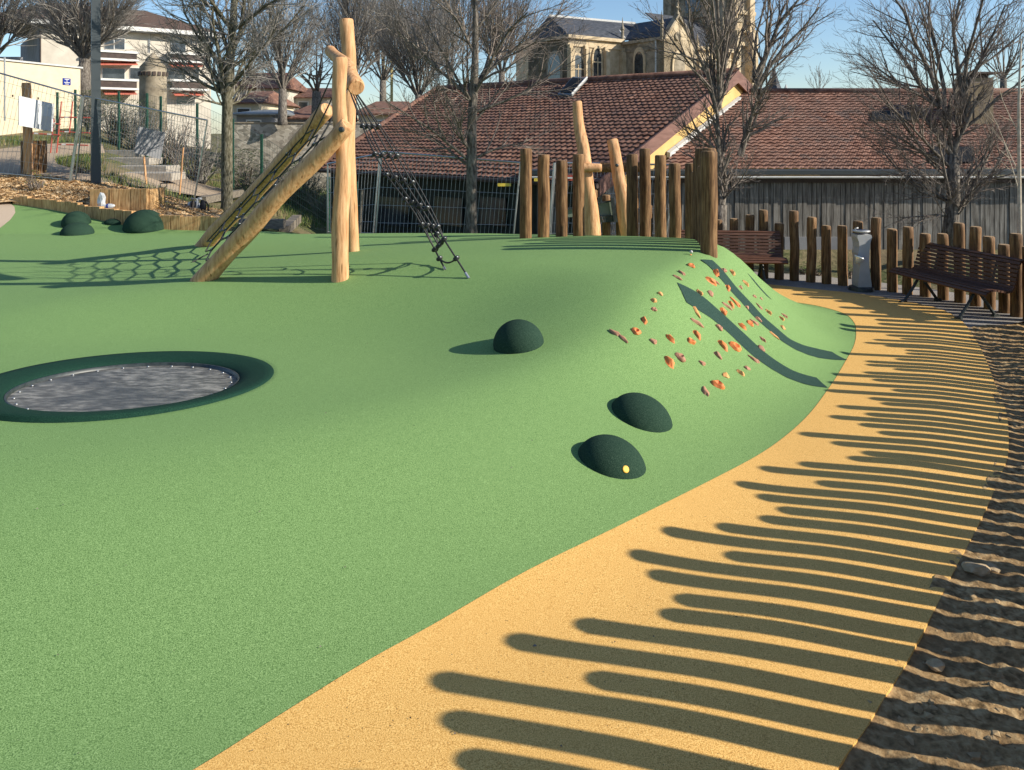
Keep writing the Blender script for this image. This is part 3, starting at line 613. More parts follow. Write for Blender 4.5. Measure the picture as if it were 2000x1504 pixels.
mb = MB(); d = (t2 - l2).normalized(); log(mb, l2 - d * .12, t2, 19 * kf, 15 * kf, seg=22, wob=.06, knob=.05, seed=6.5); mb.build('leg', RB, root, auto=45)
bn, bf = at(694, 173, Y1 + .30), at(646, 99, Y1 + 1.5)
mb = MB(); log(mb, bf, bn, 12.5 * kr, 17.5 * kr, seg=18, wob=.04, knob=.04, seed=9.5, bend=(.04, 0, .05)); mb.build('beam', RB, root, auto=45)
def bolt(c, d, r=.028, par=root):
    m_ = MB(); lathe(m_, [(r, -.02), (r, .012), (r * .6, .02)], c, 12, Vector(d).to_track_quat('Z', 'Y').to_matrix()); return m_.build('bolt', M['dksteel'], par, smooth=False)
bolt(at(667, 253, Y1 - .32), (-.1, -1, .1), .032)
bolt(at(655, 233, Y2 - .30), (-.1, -1, .1))
# rope nets
def sag(a, b, s=0., n=8): return [tuple(Vector(a).lerp(Vector(b), t / n) - Vector((0, 0, s * 4 * (t / n) * (1 - t / n)))) for t in range(n + 1)]
net = MB(); joints = []
def rope(a, b, s=.0, r=.011): net.tube(sag(a, b, s), r, 6)
A = [bn.lerp(bf, t) - Vector((0, 0, .11)) for t in (.06, .34, .66, .94)]
gB = [place(916, 544), place(893, 537), place(880, 532), place(870, 528)]
J = [at(867, 467, gB[0].y + .25), at(862, 473, (gB[0].y + gB[3].y) / 2 + .3), at(857, 480, gB[3].y - .1 + .2), at(849, 487, gB[3].y + .35)]
rows = []
for k in range(4):
    a, j = A[k], J[k]; q_ = k / 3; cp = [(697 - 14 * q_, 183 - 6 * q_), (760 - 38 * q_, 280), (805 - 50 * q_, 357 - 15 * q_), (848 - 38 * q_, 432 - 16 * q_)]
    ya, yj = a.y, j.y; pts_ = [np.array(at(u_, v_, ya + (yj - ya) * t_)) for (u_, v_), t_ in zip(cp, (.0, .35, .62, .87))] + [np.array(j)]; cc = catmull(pts_, 3); pts = [Vector(c_) for c_ in cc]; rows.append(pts); net.tube([tuple(p) for p in pts], .0105, 6); net.tube([tuple(p + Vector((.035, .02, .03)) * math.sin(math.pi * i_ / 12)) for i_, p in enumerate(pts)], .008, 6) if k in (0, 3) else None
    if k in (0, 3): rope(j, gB[k])
for i in (2, 4, 6, 8, 10, 12):
    for k in range(3):
        ii = min(12, i + (1 if (k % 2) else 0)); a, b = rows[k][ii - (k % 2)], rows[k + 1][min(12, i)]; rope(a, b, .04, .010); joints += [a, b]
rope(J[0], J[3], .02)
rope(gB[0].lerp(J[0], .5), gB[0].lerp(J[0], .55), 0)
rope(J[0].lerp(gB[0], .5), J[3].lerp(gB[3], .45), .05)
joints += [J[0], J[3], gB[0].lerp(J[0], .5), gB[3].lerp(J[3], .55)]
jb = net; js = net
for p in joints:
    q = zrot(random.random() * 3); net.cur = 0; lathe(jb, [(.012, -.04), (.026, -.024), (.026, .024), (.012, .04)], p, 8, Matrix.Rotation(R(55), 3, 'Y') @ q); net.cur = 1; blob(js, p + Vector((.012, -.018, .02)), .013, (1, 1, 1), seed=1, amp=0)
nr = net.build('rope_net', [M['rope'], M['steel']], root, smooth=True)
for b_ in (gB[0], gB[3]):
    m_ = MB(); tgt = J[0] if b_ is gB[0] else J[3]; m_.tube([tuple(b_), tuple(b_.lerp(tgt, .14))], .016, 8); m_.build('anchor_sleeve', M['steel'], nr)
# honeycomb net between the legs, with two long hangers up to the beam
net = MB(); joints = []
def netpt(s, t):          # s across (0 near leg, 1 far leg), t up
    a = l1.lerp(t1, t) if True else None; b = l2.lerp(t2, t); p = a.lerp(b, .07 + .86 * s); return p + Vector((-.03 * math.sin(math.pi * s), 0, .04 - .05 * math.sin(math.pi * s)))
def hexes():
    E = set(); hx = 1 / 3.0; hy = 1 / 7.0
    for r in range(6):
        for c in range(4):
            cx_ = (c + (.5 if r % 2 else 0)) * hx; cy_ = .12 + r * hy * .95
            P = [(cx_ + hx * .5 * math.cos(R(90 + 60 * k)) * 1.12, cy_ + hy * .62 * math.sin(R(90 + 60 * k))) for k in range(6)]
            for k in range(6):
                a, b = P[k], P[(k + 1) % 6]; a = (round(min(max(a[0], 0), 1), 2), round(a[1], 2)); b = (round(min(max(b[0], 0), 1), 2), round(b[1], 2))
                if a != b and .0 < a[1] < .92 and .0 < b[1] < .92: E.add((min(a, b), max(a, b)))
    return E
for a, b in hexes():
    net.tube(sag(netpt(*a), netpt(*b), .0, 3), .0115, 6); joints += [netpt(*a)]
for s_, t_ in ((.15, .8), (.5, .82), (.85, .8)):
    rope(netpt(s_, t_), bn.lerp(bf, .15 + .75 * s_) - Vector((0, 0, .12)), .03)
rope(netpt(.5, .05), place(374, 513)); joints.append(netpt(.5, .05))
jb = net; js = net
for p in joints[::4]: net.cur = 0; lathe(jb, [(.010, -.03), (.020, -.018), (.020, .018), (.010, .03)], p, 8, Matrix.Rotation(R(40), 3, 'Y')); net.cur = 1; blob(js, p + Vector((.01, -.02, .02)), .012, (1, 1, 1), seed=1, amp=0)
nl = net.build('rope_net', [M['rope'], M['steel']], root, smooth=True)

# ------------------------------------------------------------ leaning log tower with slide behind the corral
YT = 13.6
root = empty('slide_tower', (1.6, YT, .2), 'pale leaning log frame with grey green slide sides behind the corral posts', 'slide')
mb = MB(); log(mb, at(1158, 475, YT), at(1127, 198, YT + .2), .155, .085, seg=24, wob=.05, knob=.05, seed=11, bend=(.02, 0, 0)); mb.build('post', RB, root, auto=45)
mb = MB(); log(mb, at(1230, 475, YT), at(1195, 272, YT + .2), .13, .10, seg=20, wob=.05, knob=.05, seed=13); mb.build('post', RB, root, auto=45)
mb = MB(); log(mb, at(1118, 327, YT - .05), at(1175, 328, YT - .05), .085, .075, seg=8, knob=.03, seed=15); mb.build('crossbar', RB, root, auto=45)
mb = MB(); log(mb, at(1172, 327, YT + 1.6), at(1262, 326, YT + 1.6), .10, .10, seg=8, knob=.03, seed=16); mb.build('crossbar', [M['pine'], M['pinetop']], root, auto=45)
bolt(at(1145, 321, YT + .02), (0, -1, 0), .03, root); bolt(at(1205, 323, YT + .03), (0, -1, 0), .03, root)
Ys = YT + .6
mb = MB(); mb.slab([at(1088, 425, Ys), at(1196, 421, Ys), at(1194, 394, Ys), at(1108, 410, Ys)][::-1], .04, Vector((0, -1, 0))); mb.build('side_panel', M['slide'], root)
mb = MB(); mb.slab([at(1150, 436, Ys - .05), at(1206, 433, Ys - .05), at(1204, 420, Ys - .05), at(1150, 423, Ys - .05)][::-1], .06, Vector((0, -1, 0))); mb.slab([at(1192, 386, Ys - .08), at(1199, 386, Ys - .08), at(1207, 434, Ys - .08), at(1199, 434, Ys - .08)], .06, Vector((0, -1, 0)))
mb.slab([at(1088, 411, Ys - .06), at(1194, 391, Ys - .06), at(1194, 394, Ys - .06), at(1088, 415, Ys - .06)], .03, Vector((0, -1, 0))); mb.build('panel_edge', M['dksteel'], root)
mb = MB(); mb.tube([tuple(at(1172, 437, YT + .3)), tuple(at(1173, 470, YT + .3))], .012, 6); mb.tube([tuple(at(1174, 422, YT + .25)), tuple(at(1179, 434, YT + .25))], .012, 6); mb.build('rail', M['steel'], root)

# ------------------------------------------------------------ benches
BP = [(-.02, .40), (.02, .43), (.075, .445), (.13, .445), (.185, .44), (.24, .43), (.295, .418), (.35, .415), (.40, .43), (.435, .47), (.455, .52), (.47, .575), (.485, .63), (.50, .685), (.515, .74), (.535, .79), (.57, .825), (.615, .83), (.655, .80)]
def bench(loc, rz, label):
    root = empty('park_bench', loc, label, 'bench', 'red brown slatted benches by the palisade'); q = zrot(rz); L_ = 1.8; loc = Vector(loc)
    for nm, idx in (('seat', range(0, 9)), ('backrest', range(9, len(BP)))):
        mb = MB()
        for i in idx:
            a = BP[max(i - 1, 0)]; b = BP[min(i + 1, len(BP) - 1)]; an = math.atan2(b[1] - a[1], b[0] - a[0])
            mb.box(loc + q @ Vector((0, BP[i][0] - .3, BP[i][1])), (L_, .042, .026), q @ Matrix.Rotation(an, 3, 'X'))
        mb.build(nm, M['benchwood'], root)
    for sx in (-.52, .52):
        mb = MB(); T = lambda y, z: tuple(loc + q @ Vector((sx, y - .3, z)))
        mb.tube([T(.20, .40), T(.05, .18), T(-.10, .0)], .022, 8); mb.tube([T(.20, .40), T(.36, .2), T(.52, .0)], .022, 8)
        mb.tube([T(*BP[k]) if False else T(BP[k][0] + .012, BP[k][1] - .028) for k in range(1, 18)], .018, 6)
        mb.box(loc + q @ Vector((sx, -.40, .012)), (.05, .10, .03), q); mb.box(loc + q @ Vector((sx, .22, .012)), (.05, .10, .03), q)
        mb.build('leg', M['dksteel'], root, smooth=False)
# local +Y is towards the back, local X along the bench
ang = math.atan2(-.97, .235)                              # bench axis far->near
b1 = Vector((6.40, 11.15, 0)); b1.z = gzf(b1.x, b1.y); bench(b1, ang, 'slatted red brown bench seen side on, at the right in front of the palisade')
b2 = Vector((3.72, 13.15, 0)); b2.z = gzf(b2.x, b2.y); bench(b2, R(-6), 'slatted dark brown bench facing the camera, partly hidden by the green mound')

# ------------------------------------------------------------ drinking fountain
fp = place(1682, 566); sc = fp.y / F
root = empty('drinking_fountain', fp, 'grey metal drinking fountain with waisted body and pale basin', 'drinking fountain')
prof = [(-14, 0), (-15, 10), (-13, 25), (-11, 45), (-12, 58), (-15, 68), (-12, 78), (-13, 90), (-17, 99), (-16, 104), (16, 104), (18, 99), (14, 90), (12, 75), (11, 55), (12, 35), (15, 18), (17, 8), (16, 0)]
mb = MB(); mb.slab([fp + Vector((x * sc * .82, -.12, z * sc + .04)) for x, z in prof], .24, Vector((0, -1, 0))); mb.build('body', M['fount'], root)
mb = MB(); lathe(mb, [(.20, 0), (.19, .05), (.15, .065)], fp, 20); mb.build('base_plate', M['dksteel'], root)
mb = MB(); c = fp + Vector((-.10, -.10, .56))
lathe(mb, [(.005, -.10), (.045, -.06), (.085, .0), (.09, .02), (.08, .02), (.03, -.02)], c + Vector((0, -.05, -.02)), 18, Matrix.Rotation(R(25), 3, 'Y')); mb.build('basin', M['basin'], root, smooth=True)
mb = MB(); lathe(mb, [(.12, 0), (.14, .02), (.13, .03), (.02, .012)], fp + Vector((0, 0, .94)), 20); mb.tube([tuple(fp + Vector((-.09, 0, .95))), tuple(fp + Vector((-.10, 0, 1.0))), tuple(fp + Vector((-.05, 0, 1.01)))], .012, 8); mb.build('spout', M['fount'], root, smooth=True)

# ------------------------------------------------------------ facades seen from here: helper in a wall's own plane
class Facade:
    """vertical wall plane through O along unit a (plan), n = outward normal; px() turns a photo position into (s, z) on it"""
    def __init__(s, O, a):
        s.O = Vector((O[0], O[1], 0)); s.a = Vector((a[0], a[1], 0)).normalized(); s.n = Vector((s.a.y, -s.a.x, 0))
    def px(s, u, v):
        r = (u - 1000) / F; t = (r * s.O.y - s.O.x) / (s.a.x - r * s.a.y); Y = s.O.y + t * s.a.y
        return t, CZ + (HZ - v) / F * Y
    def P(s, t, z, d=0): return s.O + s.a * t + s.n * d + Vector((0, 0, z))
    def pp(s, u, v, d=0): t, z = s.px(u, v); return s.P(t, z, d)
    def box(s, mb, t0, t1, z0, z1, d0, d1):
        mb.hexa([s.P(t0, z0, d1), s.P(t1, z0, d1), s.P(t1, z0, d0), s.P(t0, z0, d0)], [s.P(t0, z1, d1), s.P(t1, z1, d1), s.P(t1, z1, d0), s.P(t0, z1, d0)])
    def pbox(s, mb, u0, v0, u1, v1, d0, d1):
        um = (u0 + u1) / 2; a, _ = s.px(u0, v0); b, _ = s.px(u1, v0); z1 = s.px(um, v0)[1]; z0 = s.px(um, v1)[1]; s.box(mb, a, b, z0, z1, d0, d1)
    def arch(s, mb, tc_, w_, z0, zs, zt, d0, d1, n=7):
        pts = [(tc_ - w_ / 2, z0), (tc_ + w_ / 2, z0), (tc_ + w_ / 2, zs)] + [(tc_ + w_ / 2 * math.cos(a) ** .9, zs + (zt - zs) * math.sin(a)) for a in [math.pi / 2 * k / n for k in range(1, n)]] + [(tc_, zt)] \
            + [(tc_ - w_ / 2 * math.cos(a) ** .9, zs + (zt - zs) * math.sin(a)) for a in [math.pi / 2 * k / n for k in range(n - 1, 0, -1)]] + [(tc_ - w_ / 2, zs)]
        mb.slab([s.P(t, z, d1) for t, z in pts], d1 - d0, s.n)

def tiled(mb, A, B, Cc, D, rows, cols, amp=.03, lip=.035):
    """roof plane A(eave left) B(eave right) Cc(ridge right) D(ridge left): overlapping courses of curved tiles"""
    A, B, Cc, D = map(Vector, (A, B, Cc, D)); n = (B - A).cross(D - A).normalized(); k = 4; W_ = cols * k
    for r in range(rows):
        for e in (0, 1):
            t = (r + e) / rows; L_, R_ = A.lerp(D, t), B.lerp(Cc, t)
            base = (B - A).length
            for i in range(W_ + 1):
                q = i / W_; p = L_.lerp(R_, q)
                s_ = (p - A).dot((B - A).normalized()) / base * cols
                h = amp * abs(math.sin(math.pi * s_)) + (lip if e == 0 else 0) + .012 * noise.noise(Vector((math.floor(s_) * 7.1, r * 3.3, 2))) 
                mb.v.append(tuple(p + n * h))
    N_ = W_ + 1
    for r in range(rows):
        b = r * 2 * N_
        for i in range(W_): mb.f.append((b + i, b + i + 1, b + N_ + i + 1, b + N_ + i)); mb.mi.append(0)
        if r:
            c = b - N_
            for i in range(W_): mb.f.append((c + i, c + i + 1, b + i + 1, b + i)); mb.mi.append(0)

# ------------------------------------------------------------ long roofed building (left)
d_ = Vector((-.746, .666, 0)); n_ = Vector((.666, .746, 0))
ER = Vector((1.93, 17.0, .97)); RR = Vector((6.5, 22.1, 3.82)); EL = ER + d_ * 10.83; RL = RR + d_ * 12.73
RL = Vector((-3.0, 30.6, 3.82))
root = empty('tiled_building', (0, 20, -.9), 'long low building with terracotta tiled roof and yellow gable, behind the climbing frame', 'building')
mb = MB(); tiled(mb, EL, ER, RR, RL, 30, 58); mb.build('roof', M['tile'], root)
back = RR + n_ * 6.8 - Vector((0, 0, 2.85)); backL = RL + n_ * 6.8 - Vector((0, 0, 2.85)) + d_ * 2
mb = MB(); mb.slab([RR, back, backL, RL], .1); mb.slab([EL, RL, backL], .1); mb.build('roof', M['tile'], root)
wn = Facade((ER + n_ * .55 + d_ * .4)[:2], -d_)        # wall below the eave; runs right along -d
mb = MB(); base = ER + n_ * .55 + d_ * .4
def qz(p, z): return Vector((p.x, p.y, z))
L0 = EL + n_ * .5; mb.hexa([qz(L0, -1), qz(base, -1), qz(base + n_ * .2, -1), qz(L0 + n_ * .2, -1)], [qz(L0, 1.12), qz(base, 1.12), qz(base + n_ * .2, 1.12), qz(L0 + n_ * .2, 1.12)])
mb.build('wall', M['shed'], root)
fw = Facade(L0[:2], -d_)
for k, (u0, u1) in enumerate([(735, 800), (850, 905), (940, 990)]):
    mb = MB(); fw.pbox(mb, u0, 385, u1, 440, .01, .05); mb.build('window', M['glass'], root)
mb = MB(); mb.tube([tuple(EL + Vector((0, 0, -.04)) - n_ * .06), tuple(ER + Vector((0, 0, -.04)) - n_ * .06)], .06, 8); mb.build('gutter', M['brownpanel'], root)
# gable: wall, fascia board along the verge
g0 = ER + d_ * .12; gR = RR + d_ * .12; dn = Vector((0, 0, 1))
mb = MB(); gb = [g0 + n_ * .5 - dn * .05, g0 + n_ * .55 + dn * .12, gR - dn * .12, back + d_ * .12 - dn * .1, back + d_ * .12 - dn * 2, g0 + n_ * 3 - dn * .05]; mb.slab([p for p in gb][::-1], .2); mb.build('gable_wall', M['gable'], root)
mb = MB(); mb.slab([g0 + n_ * .45 - dn * 2.1, g0 + n_ * .45 - dn * .06, g0 + n_ * 6 - dn * .06, g0 + n_ * 6 - dn * 2.1][::-1], .2); mb.build('wall', M['slat'], root)
mb = MB()
for a, b in ((ER, RR), (RR, back)):
    o_ = -d_ * .02; mb.hexa([a + o_ - dn * .27, b + o_ - dn * .27, b + d_ * .03 - dn * .27, a + d_ * .03 - dn * .27], [a + o_ + dn * .09, b + o_ + dn * .09, b + d_ * .03 + dn * .09, a + d_ * .03 + dn * .09])
mb.build('verge_board', M['fascia'], root)
mb = MB(); mb.slab([ER - dn * .26 + d_ * .02, RR - dn * .26 + d_ * .02, RR - dn * .26 + d_ * .14, ER - dn * .26 + d_ * .14], .03); mb.build('soffit', M['fascia'], root)
mb = MB(); mb.tube([tuple(RR + dn * .06), tuple(RL + dn * .06)], .11, 8); mb.build('ridge_tiles', M['tile'], root, smooth=True)
mb = MB(); mb.tube([tuple(RL + dn * .06), tuple(EL + dn * .06)], .10, 8); mb.build('hip_tiles', M['tile'], root, smooth=True)
# louvre in the gable
gf = Facade((g0)[:2], n_); mb = MB()
for k in range(5): gf.pbox(mb, 1392, 195 + k * 5, 1403, 198 + k * 5, .02, .06)
mb.build('louvre', M['brownpanel'], root)
# roof window
def onroof(u, v, A=ER, B=EL, Cc=RR, lift=.1):
    nn = (B - A).cross(Cc - A).normalized(); 
    if nn.z < 0: nn = -nn
    ray = Vector(((u - 1000) / F, 1, (HZ - v) / F)); o_ = Vector((0, 0, CZ)); t = (A - o_).dot(nn) / ray.dot(nn); return o_ + ray * t + nn * lift
sk = empty('roof_window', onroof(1125, 175), 'tilted open roof window with pale frame on the left tiled roof', 'roof window')
q4 = [onroof(1090, 190), onroof(1118, 191), onroof(1150, 166, lift=.25), onroof(1122, 163, lift=.25)]
mb = MB(); mb.slab(q4, .06); mb.build('frame', M['zinc'], sk)
cq = sum(q4, Vector()) / 4; nq = (q4[1] - q4[0]).cross(q4[2] - q4[0]).normalized(); nq = nq if nq.z > 0 else -nq
mb = MB(); mb.slab([cq + (p - cq) * .8 + nq * .03 for p in q4], .02, nq); mb.build('pane', M['darkglass'], sk)
mb = MB(); mb.tube([tuple(q4[1] + nq * .02), tuple(q4[2] + nq * .02)], .035, 6); mb.build('rail', M['flash'], sk)

# ------------------------------------------------------------ clad building (right)
root = empty('clad_building', (9, 19, -.9), 'low building with grey vertical timber cladding and weathered tiled roof, on the right', 'building')
RY0, RZ0, RY1, RZ1 = 18.75, 1.20, 22.7, 3.29; X0, X1 = 2.5, 17.0
kx = lambda y, z: z
mb = MB(); tiled(mb, (3.55, RY0, RZ0), (X1, RY0, RZ0), (X1, RY1, RZ1), (6.75, RY1, RZ1), 27, 66, amp=.028, lip=.03); mb.build('roof', M['tile2'], root)
mb = MB(); mb.slab([(X1, RY1, RZ1), (X1, RY1 + 6, .6), (6.75, RY1 + 6, .6), (6.75, RY1, RZ1)], .1); mb.build('roof', M['tile2'], root)
mb = MB(); mb.tube([(6.7, RY1, RZ1 + .04), (X1, RY1, RZ1 + .04)], .10, 8); mb.build('ridge_tiles', M['tile2'], root, smooth=True)
mb = MB(); pa_, pb_ = gf.pp(1300, 306, .03), gf.pp(1440, 197, .03); mb.hexa([pa_ - dn * .02, pb_ - dn * .02, pb_ - dn * .02 - d_ * .1, pa_ - dn * .02 - d_ * .1], [pa_ + dn * .13, pb_ + dn * .13, pb_ + dn * .10 - d_ * .1, pa_ + dn * .10 - d_ * .1]); mb.build('flashing', M['flash'], root)
WY = 18.35
mb = MB(); bw = .115; x = .6; rs = random.Random(5); 
while x < X1:
    yy = WY + rs.uniform(-.012, .012); mb.box((x + bw / 2, yy, -.05 + rs.uniform(-.004, .004)), (bw - .012, .04, 2.2)); x += bw
mb.box(((X1 + .6) / 2, WY + .08, -.05), (X1 - .6, .08, 2.18)); mb.build('cladding', M['slat'], root)
mb = MB(); mb.box(((X1 + .3) / 2, WY + .10, 1.17), (X1 - .3, .75, .10)); mb.build('flat_edge', M['lamp'], root)
mb = MB(); mb.tube([(.3, WY - .28, 1.06), (X1, WY - .28, 1.06)], .028, 8); mb.build('gutter', M['flash'], root)
mb = MB(); mb.box(((X1 + .6) / 2, WY - .05, 1.0), (X1 - .6, .1, .16)); mb.build('fascia', M['brownpanel'], root)
mb = MB(); mb.slab([(.3, WY + .2, 1.13), (3.8, WY + .2, 1.13), (4.2, WY + 2.2, 1.5), (1.3, WY + 2.2, 1.5)], .1); mb.build('flat_roof', M['zinc'], root)
# pale lower panels in the wall seen between the posts
mb = MB()
mb.box(((1600 - 1000) / F * WY, WY - .05, -.85), (1.7, .05, .95)); mb.build('wall_panel', M['greywall'], root)
for (u0, v0, u1, v1) in [(1702, 222, 1790, 240), (1820, 292, 1900, 322)]:
    P_ = [onroof(u, v, Vector((4, RY0, RZ0)), Vector((14, RY0, RZ0)), Vector((14, RY1, RZ1)), .09) for u, v in ((u0, v1), (u1, v1), (u1, v0), (u0, v0))]
    mb = MB(); mb.slab(P_, .05); f_ = mb.build('skylight', M['darkglass'], root)
ch = empty('chimney', (11.5, 20.6, 2), 'broad buff chimney with dark cap on the right hand roof', 'chimney')
CY = 20.9; a = at(1888, 240, CY); b = at(1938, 152, CY)
mb = MB(); mb.box(((a.x + b.x) / 2, CY + .25, (1.5 + b.z) / 2), (b.x - a.x, .6, b.z - 1.5)); mb.build('stack', mat('buff_render', [(.20, .15, .09), (.27, .21, .13)], scale=3, rough=.9), ch)
mb = MB(); mb.box(((a.x + b.x) / 2 + .05, CY + .25, b.z + .13), (b.x - a.x + .3, .8, .05)); mb.box(((a.x + b.x) / 2 + .05, CY + .25, b.z + .04), (.4, .5, .14)); mb.build('cap', M['brownpanel'], ch)

# ------------------------------------------------------------ church
root = empty('church', (22, 100, 0), 'limestone church with slate roofs and square tower rising behind the tiled roofs', 'church')
A_ = (.826, .562); B_ = (-.562, .826)
W2 = Facade(((1110 - 1000) / F * 100, 100), A_); tE = W2.px(1216, 100)[0]; zc_ = W2.px(1110, 73)[1]
def part(fn, name, m, par=None, **k): mb = MB(); fn(mb); return mb.build(name, m, par or root, **k)
part(lambda mb: W2.box(mb, 0, tE, 0, zc_, -12, 0), 'wall', M['stone'])
part(lambda mb: (W2.box(mb, -.3, tE, zc_ - .1, zc_ + .35, -.3, .45), W2.box(mb, -.2, tE, zc_ - 1.1, zc_ - .8, -.1, .18)), 'cornice', M['stone'])
for u in (1112, 1142, 1181, 1213):
    t = W2.px(u, 100)[0]; part(lambda mb: (W2.box(mb, t - .35, t + .35, 0, zc_ - 1.4, 0, .75), W2.box(mb, t - .28, t + .28, zc_ - 1.4, zc_ - .9, 0, .45)), 'buttress', M['stone'])
for u, w_ in ((1127, 1.9), (1165, 1.3)):
    t, zt = W2.px(u, 95 if u > 1150 else 108); fr = part(lambda mb: W2.arch(mb, t, w_ + .5, 2, zt - 1.5, zt + .35, .02, .2), 'window', M['stone'])
    part(lambda mb: W2.arch(mb, t, w_, 2.2, zt - 1.6, zt, .16, .24), 'pane', M['glass'], fr)
    part(lambda mb: (W2.box(mb, t - .06, t + .06, 2.2, zt - 1.2, .24, .30), W2.box(mb, t - w_ / 2, t + w_ / 2, zt - 1.9, zt - 1.75, .24, .29)), 'tracery', M['stone'], fr)
# apse face on the left, its shade painted in with the darker stone
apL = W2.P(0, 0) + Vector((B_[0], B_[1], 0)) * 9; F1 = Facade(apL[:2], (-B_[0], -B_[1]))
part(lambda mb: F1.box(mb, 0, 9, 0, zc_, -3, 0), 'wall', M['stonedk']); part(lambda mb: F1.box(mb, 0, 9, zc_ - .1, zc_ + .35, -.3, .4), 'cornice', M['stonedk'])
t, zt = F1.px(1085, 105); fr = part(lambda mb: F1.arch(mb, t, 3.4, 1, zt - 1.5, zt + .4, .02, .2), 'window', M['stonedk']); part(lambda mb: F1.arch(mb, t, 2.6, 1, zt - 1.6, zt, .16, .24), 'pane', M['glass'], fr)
# roofs
c0 = W2.P(-.3, zc_ + .3, .4); c1 = W2.P(tE, zc_ + .3, .4); c00 = F1.P(0, zc_ + .3, .4)
r0 = W2.pp(1080, 12, -5) ; r0 = at(1072, 31, 106); r1 = at(1240, 46, 112.5)
part(lambda mb: mb.slab([c0, c1, r1, r0], .15), 'roof', M['slate']); part(lambda mb: mb.slab([c00, c0, r0], .15), 'roof', M['slate'])
part(lambda mb: mb.tube([tuple(r0), tuple(r1)], .22, 6), 'ridge', M['flash'])
# transept: side wall towards us, shade painted by darker stone; lit gable paler
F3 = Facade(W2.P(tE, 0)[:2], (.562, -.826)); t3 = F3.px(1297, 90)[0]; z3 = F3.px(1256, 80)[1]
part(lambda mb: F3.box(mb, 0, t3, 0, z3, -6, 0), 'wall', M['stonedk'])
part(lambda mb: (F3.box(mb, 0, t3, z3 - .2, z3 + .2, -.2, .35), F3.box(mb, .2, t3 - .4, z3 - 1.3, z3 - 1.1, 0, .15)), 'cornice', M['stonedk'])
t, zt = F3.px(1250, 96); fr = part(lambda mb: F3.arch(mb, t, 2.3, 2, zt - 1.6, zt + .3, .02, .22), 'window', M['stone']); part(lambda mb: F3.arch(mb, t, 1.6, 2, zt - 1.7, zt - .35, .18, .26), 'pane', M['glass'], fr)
F4 = Facade(F3.P(t3, 0)[:2], A_); t4 = F4.px(1354, 90)[0]; zs = F4.px(1297, 76)[1]; tp_, zp_ = F4.px(1324, 33)
zs = min(zs, F4.px(1354, 84)[1] + 1)
def gable(mb): mb.slab([F4.P(0, 0), F4.P(t4, 0), F4.P(t4, zs), F4.P(tp_, zp_), F4.P(0, zs)], 1.0, F4.n)
part(gable, 'gable_wall', M['stone'])
def cope(mb):
    for a, b in (((0, zs), (tp_, zp_)), ((tp_, zp_), (t4, zs))):
        mb.hexa([F4.P(a[0], a[1], .25), F4.P(b[0], b[1], .25), F4.P(b[0], b[1], -.6), F4.P(a[0], a[1], -.6)], [F4.P(a[0], a[1] + .4, .25), F4.P(b[0], b[1] + .4, .25), F4.P(b[0], b[1] + .4, -.6), F4.P(a[0], a[1] + .4, -.6)])
part(cope, 'coping', M['stonedk'])
part(lambda mb: (F4.box(mb, tp_ - .09, tp_ + .09, zp_ + .3, zp_ + 1.9, -.1, .08), F4.box(mb, tp_ - .3, tp_ + .3, zp_ + 1.2, zp_ + 1.38, -.1, .08), F4.box(mb, tp_ - .22, tp_ + .22, zp_ + .3, zp_ + .6, -.2, .18)), 'stone_cross', M['stonedk'])
t, zt = F4.px(1323, 71); part(lambda mb: lathe(mb, [(.55, .02), (.55, .2), (.38, .2)], F4.P(t, zt), 16, F4.n.to_track_quat('Z', 'Y').to_matrix()), 'round_window', M['stonedk'])
t, zt = F4.px(1325, 104); fr = part(lambda mb: F4.arch(mb, t, 2.6, 2, zt - 1.7, zt + .4, .02, .22), 'window', M['stone']); part(lambda mb: F4.arch(mb, t, 1.9, 2, zt - 1.8, zt, .18, .26), 'pane', M['stonedk'], fr)
part(lambda mb: (mb.slab([c1, F3.P(t3, z3 + .2, .3), F4.P(tp_, zp_, -.5), r1], .15), mb.slab([F4.P(tp_, zp_, -.5), F4.P(t4, zs, -.5), F4.P(t4, zs - 1.5, -14), r1], .15)), 'roof', M['slate'])
part(lambda mb: mb.tube([tuple(c1 + Vector((0, 0, .1))), tuple(at(1203, 52, 109.5))], .2, 6), 'valley', M['flash'])
for tt in (.2, t3 - .2):
    part(lambda mb: (lathe(mb, [(.22, 0), (.2, 1.6), (.32, 1.7), (.12, 2.3), (.02, 3.4)], F3.P(tt, z3 + .2, .2), 8),), 'pinnacle', M['stonedk'])
part(lambda mb: mb.tube([tuple(F3.P(t3 - 1.3, 0, .2)), tuple(F3.P(t3 - 1.3, z3, .2))], .12, 6), 'downpipe', M['flash'])
# nave side beyond the gable
F5 = Facade(F4.P(t4, 0, -2.0)[:2], A_); t5 = F5.px(1428, 90)[0]; z5 = F5.px(1385, 97)[1]
part(lambda mb: F5.box(mb, 0, t5, 0, z5, -8, 0), 'wall', M['stone']); part(lambda mb: (F5.box(mb, 0, t5, z5 - .2, z5 + .3, -.2, .5), F5.box(mb, 0, t5, z5 - 1.3, z5 - 1.1, 0, .2)), 'cornice', M['stone'])
for u in (1372, 1398):
    t, zt = F5.px(u, 118); fr = part(lambda mb: F5.arch(mb, t, 2.0, 1, zt - 1.2, zt + .3, .02, .2), 'window', M['stone']); part(lambda mb: F5.arch(mb, t, 1.2, 1, zt - 1.3, zt, .16, .24), 'pane', M['glass'], fr)
for u in (1360, 1385, 1411):
    t = F5.px(u, 118)[0]; part(lambda mb: (F5.box(mb, t - .35, t + .35, 0, z5 - 1.6, 0, .9), lathe(mb, [(.25, 0), (.2, .8), (.02, 1.8)], F5.P(t, z5 + .2, .2), 6)), 'buttress', M['stone'])
